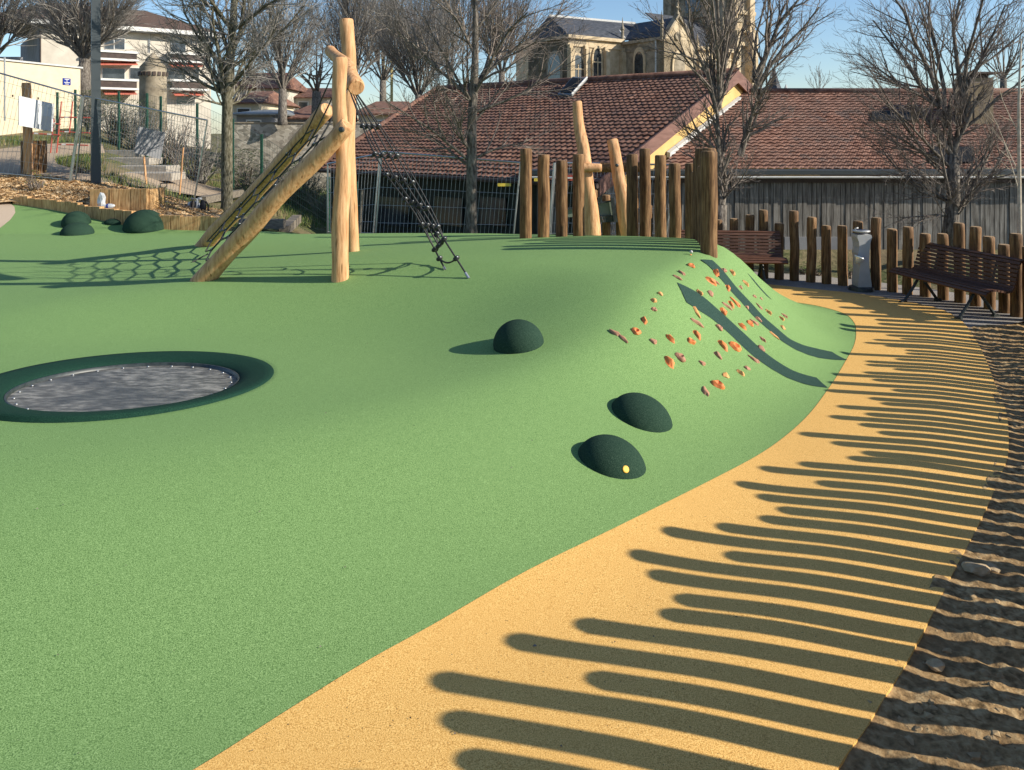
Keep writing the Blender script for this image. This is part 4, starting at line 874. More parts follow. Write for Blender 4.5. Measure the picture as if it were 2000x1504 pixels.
part(lambda mb: mb.slab([F5.P(0, z5 + .3, .3), F5.P(t5, z5 + .3, .3), F5.P(t5, z5 + 5.6, -7), F5.P(0, z5 + 5.6, -7)], .15), 'roof', M['slate'])
# tower: left face takes the darker stone colour as painted shade
K = Vector(((1424 - 1000) / F * 112, 112, 0)); TL = Facade((K + Vector((B_[0], B_[1], 0)) * 12)[:2], (-B_[0], -B_[1])); TR = Facade(K[:2], A_); tr = TR.px(1468, 30)[0]; zt = 36
part(lambda mb: TR.box(mb, 0, tr, 0, zt, -12, 0), 'tower', M['stone'])
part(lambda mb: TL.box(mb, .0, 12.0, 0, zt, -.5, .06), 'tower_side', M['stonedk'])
for v in (27, 62, 88):
    z = TL.px(1400, v)[1]; part(lambda mb: (TL.box(mb, -.4, 12.5, z - .2, z + .35, -.3, .55), ), 'string_course', M['stonedk']); part(lambda mb: TR.box(mb, -.5, tr + .4, z - .2, z + .35, -.3, .5), 'string_course', M['stone'])
for u0, u1 in ((1303, 1318), (1398, 1420)):
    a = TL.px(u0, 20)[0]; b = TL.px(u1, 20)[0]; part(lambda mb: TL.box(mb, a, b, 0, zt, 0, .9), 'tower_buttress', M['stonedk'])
for u0, u1 in ((1426, 1433), (1456, 1467)):
    a = TR.px(u0, 20)[0]; b = TR.px(u1, 20)[0]; part(lambda mb: (TR.box(mb, a, b, 0, TR.px(1440, 62)[1], 0, 1.3), TR.box(mb, a + .1, b - .1, 0, zt, 0, .8)), 'tower_buttress', M['stone'])
t, z = TR.px(1443, 30); fr = part(lambda mb: TR.arch(mb, t, 2.3, z - 1, z + 4, z + 6, .02, .15), 'belfry_window', M['stonedk'])
t, z = TL.px(1355, 24); fr = part(lambda mb: TL.arch(mb, t, 3, z, z + 5, z + 8, .02, .2), 'belfry_window', M['glass'])
t, z = TR.px(1443, 75); part(lambda mb: TR.arch(mb, t, 1.6, z - 3.5, z - 1, z, .02, .12), 'window', M['stonedk'])
# small spire further right
sp_ = empty('slate_pinnacle', at(1512, 180, 95), 'small dark pointed spire peeping over the right roof', 'spire')
part(lambda mb: (lathe(mb, [(1.0, -1.5), (1.0, .1), (.9, .2), (.45, 1.4), (.04, 2.9)], at(1513, 178, 95), 8)), 'spire', M['slate'], sp_)
part(lambda mb: (lathe(mb, [(.2, -1.5), (.2, .4), (.02, 1.2)], at(1486, 178, 95), 6), lathe(mb, [(.2, -1.5), (.2, .4), (.02, .9)], at(1535, 178, 95), 6)), 'finial', M['flash'], sp_)

# ------------------------------------------------------------ apartment block
AP = Facade(((78 - 1000) / F * 80, 80), (.795, .607)); tR = AP.px(412, 100)[0]; zE = AP.px(78, 48)[1]
root = empty('apartment_block', AP.P(8, 2), 'pale apartment block with brown hipped roof, white balconies and red awnings', 'building')
part(lambda mb: AP.box(mb, 0, tR, 0, zE, -12, 0), 'wall', M['aptwall'])
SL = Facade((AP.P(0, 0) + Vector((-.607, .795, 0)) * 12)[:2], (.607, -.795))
part(lambda mb: SL.box(mb, -8, 12, 0, zE - .3, -.4, .05), 'side_wall', M['greywall'])  # shaded side of the pale block, shade put into the darker grey
part(lambda mb: (AP.box(mb, -1.2, tR + 1.2, zE - .05, zE + .40, -13, 1.3)), 'fascia', M['white'])
part(lambda mb: AP.box(mb, -1.1, tR + 1.1, zE - .12, zE - .04, -13, 1.2), 'soffit', M['greywall'])
e = [AP.P(-1.2, zE + .4, 1.3), AP.P(tR + 1.2, zE + .4, 1.3), AP.P(tR + 1.2, zE + .4, -13), AP.P(-9, zE + .4, -13)]
rgA, rgB = AP.P(1.5, zE + 3.3, -6), AP.P(tR - 6, zE + 3.3, -6)
def apr(mb):
    for q in ([e[0], e[1], rgB, rgA], [e[1], e[2], rgB], [e[3], e[0], rgA], [e[2], e[3], rgA, rgB]): mb.slab(q, .15)
part(apr, 'roof', M['brownroof'])
BALC = [(178, 106, 262, 117), (330, 110, 395, 121), (172, 160, 262, 173), (330, 162, 398, 175)]
for u0, v0, u1, v1 in BALC:
    bl = part(lambda mb: (AP.pbox(mb, u0 - 4, v0 - 5, u1 + 4, v0 - 1, 0, 1.5), AP.pbox(mb, u0 - 4, v1 - 1, u1 + 4, v1 + 3, 0, 1.5)), 'balcony', M['white'])
    part(lambda mb: AP.pbox(mb, u0, v0 - 1, u1, v1 - 1, 1.3, 1.38), 'parapet_panel', M['brownpanel'], bl)
for u0, v0, u1, v1 in [(178, 123, 264, 130), (330, 126, 390, 133), (200, 180, 262, 187), (335, 182, 392, 189)]:
    aw = part(lambda mb: mb.slab([AP.pp(u0, v1 - 2, 1.5), AP.pp(u1, v1 - 2, 1.5), AP.pp(u1, v0 - 2, .1), AP.pp(u0, v0 - 2, .1)], .06), 'awning', M['awning'])
for u0, v0, u1, v1 in [(200, 134, 243, 155), (254, 133, 276, 155), (326, 134, 362, 157), (372, 136, 388, 156), (180, 134, 194, 155), (224, 76, 243, 97), (205, 78, 222, 97), (335, 82, 362, 102), (180, 188, 196, 205), (345, 190, 380, 205), (290, 78, 292, 103)]:
    w_ = part(lambda mb: AP.pbox(mb, u0 - 1, v0 - 1, u1 + 1, v1, .01, .08), 'window', M['white']); part(lambda mb: AP.pbox(mb, u0, v0, u1, v1 - 1, .06, .12), 'pane', M['glass'], w_)
part(lambda mb: AP.pbox(mb, 78, 60, 80, 125, .02, .2), 'downpipe', M['brownpanel'])

# ------------------------------------------------------------ white wall building with blue plaque
WH = Facade((-20.5, 32.0), (.26, .966))
P1_ = WH.px(157, 134); root = empty('rendered_outbuilding', WH.P(0, 2.3), 'plain cream rendered outbuilding with a blue plaque at the far left', 'building')
zt = WH.px(100, 128)[1]
part(lambda mb: WH.box(mb, -7, P1_[0], 1.0, zt, -4, 0), 'wall', M['cream'])
part(lambda mb: WH.box(mb, -7.1, P1_[0] + .08, zt, zt + .07, -4, .08), 'coping', M['flash'])
part(lambda mb: WH.pbox(mb, 122, 153, 137, 166, .005, .03), 'plaque', M['blue'])
lt = MB()
for r_, (a_, b_) in enumerate([(125, 134), (128, 131), (124, 135), (126, 133)]): WH.pbox(lt, a_, 154.6 + r_ * 3, b_, 155.8 + r_ * 3, .03, .036)
lt.build('plaque_lettering', M['white'], bpy.data.objects['plaque'])
for u, v in ((24, 187), (74, 192)): part(lambda mb: WH.pbox(mb, u - 1, v - 2, u + 1, v + 2, 0, .04), 'vent', M['brownpanel'])
sb = empty('dark_roof_shelter', at(20, 122, 40), 'dark grey boxy panel showing above the cream outbuilding', 'shelter')
part(lambda mb: mb.box(at(15, 118, 40), (1.4, .3, .35)), 'panel', M['greywall'], sb); part(lambda mb: mb.tube([tuple(at(9, 236, 30)), tuple(at(9, 112, 30))], .035, 8), 'mast', M['steel'], sb)

# ------------------------------------------------------------ stone turret
tu = at(299, 215, 55); root = empty('stone_turret', tu, 'round weathered stone turret with small domed top in front of the apartments', 'tower'); sc = 55 / F
prof = [(25, -40), (25, 0), (24.5, 62), (25.5, 66), (26, 74), (24.5, 75), (24, 84), (17, 92), (14, 95), (14, 99), (10, 103), (5, 108), (2, 112)]
mb = MB(); lathe(mb, [(r * sc, z * sc) for r, z in prof[:7]], tu, 28); mb.build('shaft', M['stonedk'], root, auto=40)
mb = MB(); lathe(mb, [(r * sc, z * sc) for r, z in prof[6:]], tu, 24); mb.build('dome', M['stonedk'], root, smooth=True)
mb = MB()
for k in range(18): a = 2 * math.pi * k / 18; mb.box(tu + Vector((math.cos(a) * 25.6 * sc, math.sin(a) * 25.6 * sc, 70 * sc)), (.12, .2, .28), zrot(a))
mb.build('crenels', M['brownpanel'], root)

# ------------------------------------------------------------ small far houses
def house(u0, u1, ve, vr, vb, Y, m, label, wallm='aptwall', depth=8, off=0):
    root = empty('house', at((u0 + u1) / 2, vb, Y), label, 'house', 'distant houses'); a, b = at(u0, ve, Y), at(u1, ve, Y); z0 = at(u0, vb, Y).z - 1.5; rz = at(u0, vr, Y + depth / 2).z; zr = CZ + (HZ - vr) / F * (Y + depth / 2)
    mb = MB(); mb.hexa([Vector((a.x, Y, z0)), Vector((b.x, Y, z0)), Vector((b.x, Y + depth, z0)), Vector((a.x, Y + depth, z0))], [Vector((a.x, Y, a.z)), Vector((b.x, Y, a.z)), Vector((b.x, Y + depth, a.z)), Vector((a.x, Y + depth, a.z))]); mb.build('wall', M[wallm], root)
    o_ = .4; w_ = (b.x - a.x) * .12; r1_, r2_ = Vector((a.x + w_ + off, Y + depth / 2, zr)), Vector((b.x - w_ + off, Y + depth / 2, zr)); E_ = [Vector((a.x - o_, Y - o_, a.z)), Vector((b.x + o_, Y - o_, a.z)), Vector((b.x + o_, Y + depth + o_, a.z)), Vector((a.x - o_, Y + depth + o_, a.z))]
    mb = MB()
    for q in ([E_[0], E_[1], r2_, r1_], [E_[1], E_[2], r2_], [E_[2], E_[3], r1_, r2_], [E_[3], E_[0], r1_]): mb.slab(q, .1)
    mb.build('roof', M[m], root)
    n = max(1, int((b.x - a.x) / 3))
    for k in range(n):
        x = a.x + (k + .5) * (b.x - a.x) / n; zz = a.z - .9; mb = MB(); mb.box((x, Y - .03, zz), (.9, .06, 1.1)); w1 = mb.build('window', M['white'], root); mb = MB(); mb.box((x, Y - .065, zz), (.75, .03, .95)); mb.build('pane', M['glass'], w1)
house(455, 548, 172, 142, 215, 62, 'tile', 'house with red hipped roof seen just right of the mossy tree trunk')
house(448, 505, 200, 178, 240, 50, 'tile', 'lower cream house with brown tiled roof, below the red hipped roof', 'cream')
house(545, 640, 190, 172, 235, 66, 'tile2', 'house with dark brown roof behind the bare plane tree branches')
house(560, 640, 230, 206, 246, 48, 'tile', 'low shed with orange red roof just above the rubble wall', 'greywall')
house(700, 790, 222, 198, 262, 44, 'tile2', 'house with dark roof between the climbing frame and the long tiled roof', 'cream')
house(462, 530, 222, 214, 245, 45, 'zinc', 'grey metal clad shed above the rubble wall beside the trunk', 'greywall')
# rubble garden wall
RW = Facade(at(445, 250, 36)[:2], (1, .15)); root = empty('rubble_wall', at(560, 290, 36), 'long pale rubble stone wall beyond the green fence', 'wall')
def rub(mb):
    t0, t1 = RW.px(440, 250)[0], RW.px(770, 262)[0]; RW.box(mb, t0, t1, -2, RW.px(600, 241)[1], -.4, 0)
part(rub, 'masonry', M['rubble']); part(lambda mb: RW.box(mb, RW.px(440, 250)[0], RW.px(770, 262)[0], RW.px(600, 241)[1], RW.px(600, 241)[1] + .06, -.45, .05), 'coping', M['stonedk'])

# ------------------------------------------------------------ tower crane far off
cr = empty('tower_crane', at(757, 240, 130), 'thin ochre tower crane seen through bare treetops above the tiled roof', 'crane'); mb = MB()
za, zb = at(757, 240, 130), at(757, 62, 130)
for dx in (-.7, .7):
    for dy in (-.7, .7): mb.tube([tuple(za + Vector((dx, dy, 0))), tuple(zb + Vector((dx, dy, 0)))], .12, 4)
nlev = 14
for k in range(nlev):
    a = za.lerp(zb, k / nlev); b = za.lerp(zb, (k + 1) / nlev); s_ = 1 if k % 2 else -1
    mb.tube([tuple(a + Vector((-.7 * s_, -.7, 0))), tuple(b + Vector((.7 * s_, -.7, 0)))], .07, 4)
mb.build('mast', M['crane'], cr); mb = MB(); jl, jr = at(690, 62, 130), at(905, 60, 130)
for dz in (0, 1.1): mb.tube([tuple(jl + Vector((0, 0, dz))), tuple(jr + Vector((0, 0, dz * .6)))], .10, 4)
for k in range(24): a = jl.lerp(jr, k / 24); b = jl.lerp(jr, (k + 1) / 24); mb.tube([tuple(a), tuple(b + Vector((0, 0, 1.0))), tuple(b)], .05, 3)
mb.build('jib', M['crane'], cr); mb = MB(); mb.box(zb + Vector((-.8, -.9, -.7)), (1.3, 1.2, 1.6)); mb.build('cab', M['yellowp'], cr)

# ------------------------------------------------------------ bare trees
def rot(v, ax, an):
    c, s = math.cos(an), math.sin(an); d = v[0] * ax[0] + v[1] * ax[1] + v[2] * ax[2]
    cx_, cy_, cz_ = ax[1] * v[2] - ax[2] * v[1], ax[2] * v[0] - ax[0] * v[2], ax[0] * v[1] - ax[1] * v[0]
    return tuple(v[i] * c + (cx_, cy_, cz_)[i] * s + ax[i] * d * (1 - c) for i in range(3))
def nrm(v): l = math.sqrt(v[0] ** 2 + v[1] ** 2 + v[2] ** 2) or 1; return (v[0] / l, v[1] / l, v[2] / l)
def perp(v, rg):
    r = (rg.gauss(0, 1), rg.gauss(0, 1), rg.gauss(0, 1)); d = r[0] * v[0] + r[1] * v[1] + r[2] * v[2]; return nrm((r[0] - d * v[0], r[1] - d * v[1], r[2] - d * v[2]))
def grow(limb, twig, p, d, L_, r, lev, maxlev, rg, up=.25, kids=(6, 6, 5, 4), spread=48, ratio=.62, wob=.16, rmin=.0035, first=.2):
    seg = max(3, int(5 - lev * .6)) if L_ > .25 else 2; pts = [tuple(p)]; rad = [r]; dirs = [d]; st = L_ / seg
    for i in range(seg):
        ax = perp(d, rg); d = rot(d, ax, rg.gauss(0, wob)); d = nrm((d[0], d[1], d[2] + up * .22)); p = (p[0] + d[0] * st, p[1] + d[1] * st, p[2] + d[2] * st)
        pts.append(p); dirs.append(d); rad.append(max(rmin * .8, r * (1 - .72 * (i + 1) / seg)))
    (limb if lev <= 1 else twig).tube(pts, rad, 8 if lev == 0 else (6 if lev == 1 else (4 if lev == 2 else 3)), caps=False)
    if lev >= maxlev: return
    n = kids[min(lev, len(kids) - 1)]
    for k in range(n):
        t = first + (1 - first) * (k + rg.random() * .9) / n; i = min(seg - 1, int(t * seg)); f = t * seg - i
        q = tuple(pts[i][a] + (pts[i + 1][a] - pts[i][a]) * f for a in range(3)); ax = perp(dirs[i + 1], rg); nd = rot(dirs[i + 1], ax, R(rg.gauss(spread, 9) * (1.15 - .35 * t)))
        rr = max(rmin, rad[i] * rg.uniform(.45, .68)); grow(limb, twig, q, nd, L_ * ratio * rg.uniform(.7, 1.15) * (1.15 - .45 * t), rr, lev + 1, maxlev, rg, up, kids, spread, ratio, wob, rmin, first)
def bare_tree(base, trunk, limbs, label, seed, tw=None, bark='bark', twigm='twig', group='bare winter trees', name='bare_tree', kids=(7, 6, 5, 4), maxlev=4, up=.25, spread=45, ratio=.6, rmin=.0045, extra=0., wob=.16):
    """trunk: list of (point, radius); limbs: list of (point, direction, length, radius)"""
    rg = random.Random(seed); root = empty(name, base, label, 'tree', group); limb, twig, tm = MB(), MB(), MB()
    tm.tube([tuple(p) for p, _ in trunk], [r for _, r in trunk], 12, caps=True, jit=.05)
    for p, d, L_, r in list(limbs):
        if extra and rg.random() < extra:
            j_ = Vector((rg.gauss(0, .22), rg.gauss(0, .35), rg.gauss(0, .15))) * L_; limbs.append((Vector(p) + Vector(d).normalized() * L_ * rg.uniform(.0, .12), Vector(d) + j_, L_ * rg.uniform(.75, 1.05), r * rg.uniform(.55, .85)))
    for p, d, L_, r in limbs: grow(limb, twig, tuple(p), nrm(tuple(d)), L_, r, 1, maxlev, rg, up, kids, spread, ratio, wob, rmin, .15)
    tm.build('trunk', M[bark], root, smooth=True); limb.build('limbs', M[bark], root, smooth=True); twig.build('crown', M[twigm], root); return root
def limbs_px(Y, L_): return [(at(u0, v0, Y + dy0), at(u1, v1, Y + dy1) - at(u0, v0, Y + dy0), (at(u1, v1, Y + dy1) - at(u0, v0, Y + dy0)).length, r) for u0, v0, dy0, u1, v1, dy1, r in L_]
# the mossy street tree left of the frame
Y = 19.5
bare_tree(at(443, 410, Y), [(at(441, 425, Y), .19), (at(443, 400, Y), .15), (at(443, 300, Y), .135), (at(444, 190, Y), .13), (at(447, 150, Y), .11), (at(452, 90, Y), .10), (at(458, 0, Y), .08), (at(462, -60, Y), .05)],
    limbs_px(Y, [(440, 190, 0, 340, 60, .6, .07), (438, 195, 0, 385, 20, -.8, .07), (430, 175, 0, 300, 130, 1.0, .045), (446, 195, 0, 520, 90, .5, .06), (450, 170, 0, 560, 60, -.5, .055), (455, 100, 0, 530, -60, .6, .06), (452, 120, 0, 400, -50, 1, .06),
        (437, 205, 0, 345, 175, -1.0, .035), (448, 205, 0, 515, 175, .9, .035), (455, 60, 0, 600, -40, -.6, .05), (452, 60, 0, 350, -80, -1, .05), (460, 10, 0, 480, -120, 0, .05), (455, 130, 0, 610, 20, .4, .045), (447, 150, 0, 310, -10, .2, .05)]),
    'bare tree with mossy lower trunk standing left of the climbing frame', 11, extra=1, bark='mossbark', twigm='twiggrey', kids=(7, 9, 6, 3), maxlev=4, ratio=.56, spread=36, up=.22, rmin=.0045, wob=.2)
# tree in front of the long roof
Y = 16.4
bare_tree(at(921, 460, Y), [(at(920, 475, Y), .16), (at(921, 440, Y), .125), (at(921, 320, Y), .115), (at(922, 240, Y), .10), (at(925, 180, Y), .095), (at(928, 120, Y), .075), (at(929, 0, Y), .055), (at(928, -70, Y), .03)],
    limbs_px(Y, [(918, 325, 0, 800, 250, .5, .035), (918, 315, 0, 740, 200, -.6, .035), (925, 310, 0, 1060, 255, .5, .03), (922, 300, 0, 850, 180, -.4, .04), (918, 290, 0, 880, 245, .8, .02), (924, 240, 0, 1010, 150, .4, .035), (924, 195, 0, 830, 30, .4, .05),
        (926, 185, 0, 1060, 30, -.5, .05), (920, 200, 0, 850, 110, -.8, .035), (926, 175, 0, 990, -20, .6, .05), (930, 165, 0, 1110, 20, .3, .04), (927, 110, 0, 860, -50, -.5, .035), (928, 60, 0, 1020, -60, .5, .03), (928, 30, 0, 900, -110, 0, .03), (925, 220, 0, 1100, 90, -.3, .04), (922, 200, 0, 790, 60, .2, .04)]),
    'slender bare tree rising in front of the long tiled roof', 23, extra=.7, kids=(7, 8, 6, 3), maxlev=4, ratio=.58, spread=36, up=.22, rmin=.004, wob=.2)
# multi stem tree right of the corral
Y = 14.9
bare_tree(at(1405, 440, Y), [(at(1404, 470, Y), .17), (at(1405, 430, Y), .14), (at(1407, 400, Y), .13)],
    limbs_px(Y, [(1405, 405, 0, 1404, 205, 0, .085), (1408, 400, 0, 1445, 300, .1, .09), (1404, 215, 0, 1340, -10, .2, .05), (1404, 210, 0, 1420, -60, -.2, .055), (1404, 205, 0, 1460, 60, .3, .05), (1445, 305, .1, 1475, 170, .2, .07), (1472, 180, .2, 1480, -40, .2, .05),
        (1475, 175, .2, 1590, 20, .4, .045), (1450, 290, .1, 1540, 150, -.4, .04), (1404, 260, 0, 1300, 120, -.3, .035), (1404, 300, 0, 1330, 220, .4, .025), (1408, 395, 0, 1480, 320, -.5, .02), (1402, 380, 0, 1340, 250, .4, .02), (1475, 150, .2, 1540, -60, -.2, .05), (1404, 180, 0, 1390, -90, .3, .05), (1404, 230, 0, 1300, 20, .4, .03)]),
    'multi stemmed bare tree behind the near corral post, in front of the yellow gable', 31, extra=.6, kids=(7, 8, 6, 3), maxlev=4, ratio=.50, spread=34, up=.3, rmin=.0031, wob=.18)
Y = 15.6
bare_tree(at(1858, 445, Y), [(at(1857, 480, Y), .18), (at(1858, 430, Y), .14), (at(1862, 390, Y), .13), (at(1862, 300, Y), .11)],
    limbs_px(Y, [(1862, 310, 0, 1835, 200, 0, .07), (1862, 305, 0, 1880, 180, .1, .07), (1835, 210, 0, 1700, 20, .3, .045), (1838, 205, 0, 1790, -60, -.3, .05), (1836, 210, 0, 1665, 110, .3, .035), (1845, 250, 0, 1840, -60, .4, .05), (1880, 190, .1, 1960, 0, -.3, .045),
        (1880, 190, .1, 1900, -80, .1, .05), (1870, 260, 0, 1995, 130, .3, .04), (1860, 330, 0, 1720, 220, -.5, .04), (1858, 400, 0, 1700, 310, .5, .03), (1862, 380, 0, 1985, 260, -.4, .035), (1858, 425, 0, 1740, 400, -.3, .022), (1860, 415, 0, 1800, 240, .4, .04), (1866, 420, 0, 1940, 250, .3, .045), (1862, 430, 0, 1920, 330, -.5, .03), (1862, 360, 0, 1650, 170, .1, .03)]),
    'dense multi stemmed bare tree before the clad building at the far right', 43, extra=1, kids=(7, 9, 6, 3), maxlev=4, ratio=.52, spread=34, up=.28, rmin=.0031, wob=.2)
# pale sapling
Y = 12.2
bare_tree(at(1990, 480, Y), [(at(1992, 560, Y), .035), (at(1991, 400, Y), .03), (at(1990, 200, Y), .022), (at(1994, 80, Y), .012)],
    limbs_px(Y, [(1991, 380, 0, 1930, 280, 0, .010), (1991, 340, 0, 1958, 205, .1, .009), (1990, 260, 0, 1930, 130, 0, .008), (1990, 200, 0, 2030, 80, 0, .008)]), 'thin pale sapling at the right picture edge', 51, bark='palebark', twigm='palebark', kids=(3, 3, 2), maxlev=2, ratio=.4, rmin=.003, name='sapling', group='young saplings')
# rounded pollards and far trees
def fan_tree(u, vb, Y, vt, wpx, label, seed, n=16, tr=.2, kids=(6, 6, 4, 3), vf=None, **k):
    vf = vf if vf is not None else vb - (vb - vt) * .28; L_ = []; vt = vt - 22; wpx = wpx * 1.2; rg = random.Random(seed)
    for i in range(n):
        f = (i + .5) / n * 2 - 1; uu = u + f * wpx / 2 * .72 + rg.uniform(-6, 6); vv = vt + 14 + (vf - vt) * .52 * abs(f) ** 1.6; L_.append((u + f * 3, vf + rg.uniform(-4, 6), 0, uu, vv, rg.uniform(-1, 1) * wpx / F * Y * .3, tr * rg.uniform(.17, .28)))
    return bare_tree(at(u, vb, Y), [(at(u, vb + 10, Y), tr * 1.2), (at(u, vb, Y), tr), (at(u, vf, Y), tr * .8)], limbs_px(Y, L_), label, seed, kids=kids, rmin=k.pop('rmin', .0062 * Y / 30), ratio=k.pop('ratio', .55), spread=k.pop('spread', 25), up=k.pop('up', .35), maxlev=3, **k)
fan_tree(165, 180, 38, -30, 270, 'bare rounded pollard tree in front of the apartment block', 61, n=20, tr=.3, vf=115, kids=(7, 16, 10, 3), twigm='twiggrey')
fan_tree(552, 235, 36, 15, 200, 'bare tree between the mossy tree and the climbing frame', 62, n=15, tr=.22, kids=(7, 15, 9, 3), twigm='twiggrey')
fan_tree(690, 235, 48, -20, 190, 'bare tree directly behind the tall rear log of the climbing frame', 63, n=16, tr=.25, kids=(7, 16, 10, 3), twigm='twiggrey')
fan_tree(818, 215, 42, 25, 190, 'bare tree with rounded fan crown over the roof hip', 64, n=18, tr=.25, kids=(7, 16, 10, 3), vf=185, twigm='twiggrey')
fan_tree(748, 230, 60, -30, 220, 'taller distant bare tree near the crane', 65, n=14, tr=.3, kids=(7, 15, 9, 3), twigm='twiggrey')
fan_tree(618, 225, 44, 60, 150, 'dark knobbly plane tree left of the climbing frame posts', 66, n=8, tr=.3, kids=(5, 5, 3, 2), spread=60, wob=.35, up=.1, twigm='bark')
fan_tree(-10, 170, 45, -60, 260, 'bare tree whose branches enter at the top left corner', 67, n=14, tr=.3, kids=(7, 15, 9, 3), twigm='twiggrey')
fan_tree(980, 190, 62, 20, 200, 'distant bare tree in front of the church apse', 68, n=14, tr=.3, kids=(7, 15, 9, 3), twigm='twig')
fan_tree(880, 200, 70, -10, 200, 'distant bare tree behind the slender tree, above the roof ridge', 69, n=14, tr=.3, kids=(7, 15, 9, 3), twigm='twiggrey')
fan_tree(1600, 190, 60, 146, 60, 'small bare treetop poking above the middle of the right roof', 71, n=8, tr=.1, kids=(3, 3, 2), up=.6)
fan_tree(1960, 190, 55, 60, 220, 'distant bare tree beyond the chimney', 72, n=12, tr=.25, kids=(5, 6, 3, 2))

# ------------------------------------------------------------ hillside left: paths, steps, fences, bushes
def drape_px(name, pix, step, m, off, kind='structure'):
    P_ = [place(*p) for p in pix]; return drape(name, [(p.x, p.y) for p in P_], step, m, off, kind=kind)
drape_px('footpath', [(-60, 300), (0, 292), (60, 284), (130, 280), (200, 282), (205, 300), (150, 302), (106, 312), (112, 322), (170, 338), (230, 355), (235, 366), (120, 352), (0, 345), (-60, 345)], .4, M['gravel'], .02)
drape_px('footpath', [(228, 340), (330, 338), (400, 362), (470, 378), (440, 388), (385, 384), (310, 372), (250, 362)], .35, M['gravel'], .025)
# steps
for k, (u0, u1, v) in enumerate([(196, 272, 293), (198, 292, 308), (206, 326, 324), (216, 336, 338)]):
    c = place((u0 + u1) / 2, v + 5); sx = c.y / F; zt = c.z + .06; mb = MB(); wx = (u1 - u0) * sx
    mb.box((((u0 + u1) / 2 - 1000) / F * c.y, c.y + .45, zt - .10), (wx, 1.0, .22)); o = mb.build('stone_step', M['concrete'], origin=(c.x, c.y, zt - .2)); tag(o, 'worn pale step, %s from the top of the hillside flight' % OD[k], 'step', 'steps of the hillside flight')
for k, (u0, v0, u1, v1) in enumerate([(395, 383, 470, 380), (555, 437, 580, 436), (470, 432, 555, 440)]):
    a, b = place(u0, v0 + 6), place(u1, v1 + 6); mb = MB(); c = (a + b) / 2; ln = (b - a).length; mb.box(c + Vector((0, 0, .06)), (ln, .22, .2), zrot(math.atan2(b.y - a.y, b.x - a.x))); o = mb.build('old_sleeper', M['drytim'], origin=c)
    tag(o, ['old grey timber edging the sandy path behind the mossy tree', 'short stub of grey timber left of the frame posts', 'long grey weathered sleeper lying behind the green surface'][k], 'sleeper', 'old timber sleepers')
# timber edging blocks in front of the chip bed
E2 = catmull([(p.x, p.y) for p in EDGING], 8); sl = np.r_[0, np.cumsum(np.linalg.norm(np.diff(E2, axis=0), axis=1))]; s = .0; k = 0; rs = random.Random(9)
while s + .2 < sl[-1]:
    wb = rs.uniform(.21, .25); sx = s + wb / 2; x, y = np.interp(sx, sl, E2[:, 0]), np.interp(sx, sl, E2[:, 1]); x2, y2 = np.interp(sx + .1, sl, E2[:, 0]), np.interp(sx + .1, sl, E2[:, 1]); z = gzf(x, y)
    hgt = .30 - .13 * min(1, max(0, (sx - 2) / 4)) + rs.uniform(-.02, .02); mb = MB(); mb.box((x, y + .03, z + hgt / 2 - .1), (wb - .012, .12, hgt + .2), zrot(math.atan2(y2 - y, x2 - x))); k += 1
    o = mb.build('edging_block', M['sleeper'], origin=(x, y, z)); tag(o, 'sawn larch edging block before the wood chips, %s from the climbing frame side' % OD[k - 1], 'edging block', 'timber edging blocks'); s += wb
# tall sleeper screen
p0, p1_ = place(178, 418), place(293, 426); Yp = 17.3; a = at(178, 412, Yp); b = at(293, 412, Yp); n = 6; rs = random.Random(2)
root = empty('sleeper_screen', (a + b) / 2, 'screen of upright sawn timber planks behind the edging blocks, by the lamp post', 'planter')
zb = gzf((a.x + b.x) / 2, Yp) - .1; zt = at(178, 369, Yp).z; X_ = a.x; wd = (b.x - a.x) / 5.6
for k in range(6):
    ww = wd * (rs.uniform(.92, 1.0) if k < 5 else .55); mb = MB(); mb.box((X_ + ww / 2, Yp + rs.uniform(-.01, .01), (zb + zt) / 2), (ww - .012, .14, zt - zb + rs.uniform(-.01, .01))); mb.build('plank', M['sleeper'], root); X_ += ww
mb = MB(); mb.box((a.x + .07, Yp + .45, (zb + zt) / 2 - .02), (.13, .75, zt - zb)); mb.build('plank', M['sleeper'], root); mb = MB(); mb.box((b.x - .10, Yp + .45, (zb + zt) / 2 - .02), (.13, .75, zt - zb)); mb.build('plank', M['sleeper'], root)
# wood chips
chp = [place(*p) for p in [(432, 440), (395, 436), (300, 434), (250, 428), (200, 418), (160, 411), (120, 407), (70, 402), (28, 400), (-60, 404), (-60, 352), (20, 352), (80, 356), (140, 362), (190, 366), (300, 385), (345, 400), (430, 420)]]
def chz(X, Y): 
    z = gz(X, Y); return z + .06 * sm((sdist(X, Y, E2) * -1 + 1) * .5) + np.array([.05 * noise.noise(Vector((a, b, 0)) * 1.3) + .02 * noise.noise(Vector((a, b, 0)) * 6) for a, b in zip(X, Y)])
o = drape('chip_bed', [(p.x, p.y - .02) for p in chp], .12, M['chip'], .05, fn=chz, kind=None); tag(o, 'bed of tan wood chips behind the timber edging', 'wood chips', kind='stuff')
mb = MB(); rs = random.Random(8); P_ = np.array([(p.x, p.y) for p in chp]); x0, y0 = P_.min(0); x1, y1 = P_.max(0); X_ = np.array([rs.uniform(x0, x1) for _ in range(16000)]); Y_ = np.array([rs.uniform(y0, y1) for _ in range(16000)])
ins = np.zeros(len(X_), bool); j = len(P_) - 1
for i in range(len(P_)):
    xi, yi, xj, yj = *P_[i], *P_[j]; ins ^= ((yi > Y_) != (yj > Y_)) & (X_ < (xj - xi) * (Y_ - yi) / (yj - yi + 1e-12) + xi); j = i
X_, Y_ = X_[ins], Y_[ins] + .1; Z_ = chz(X_, Y_) + .06
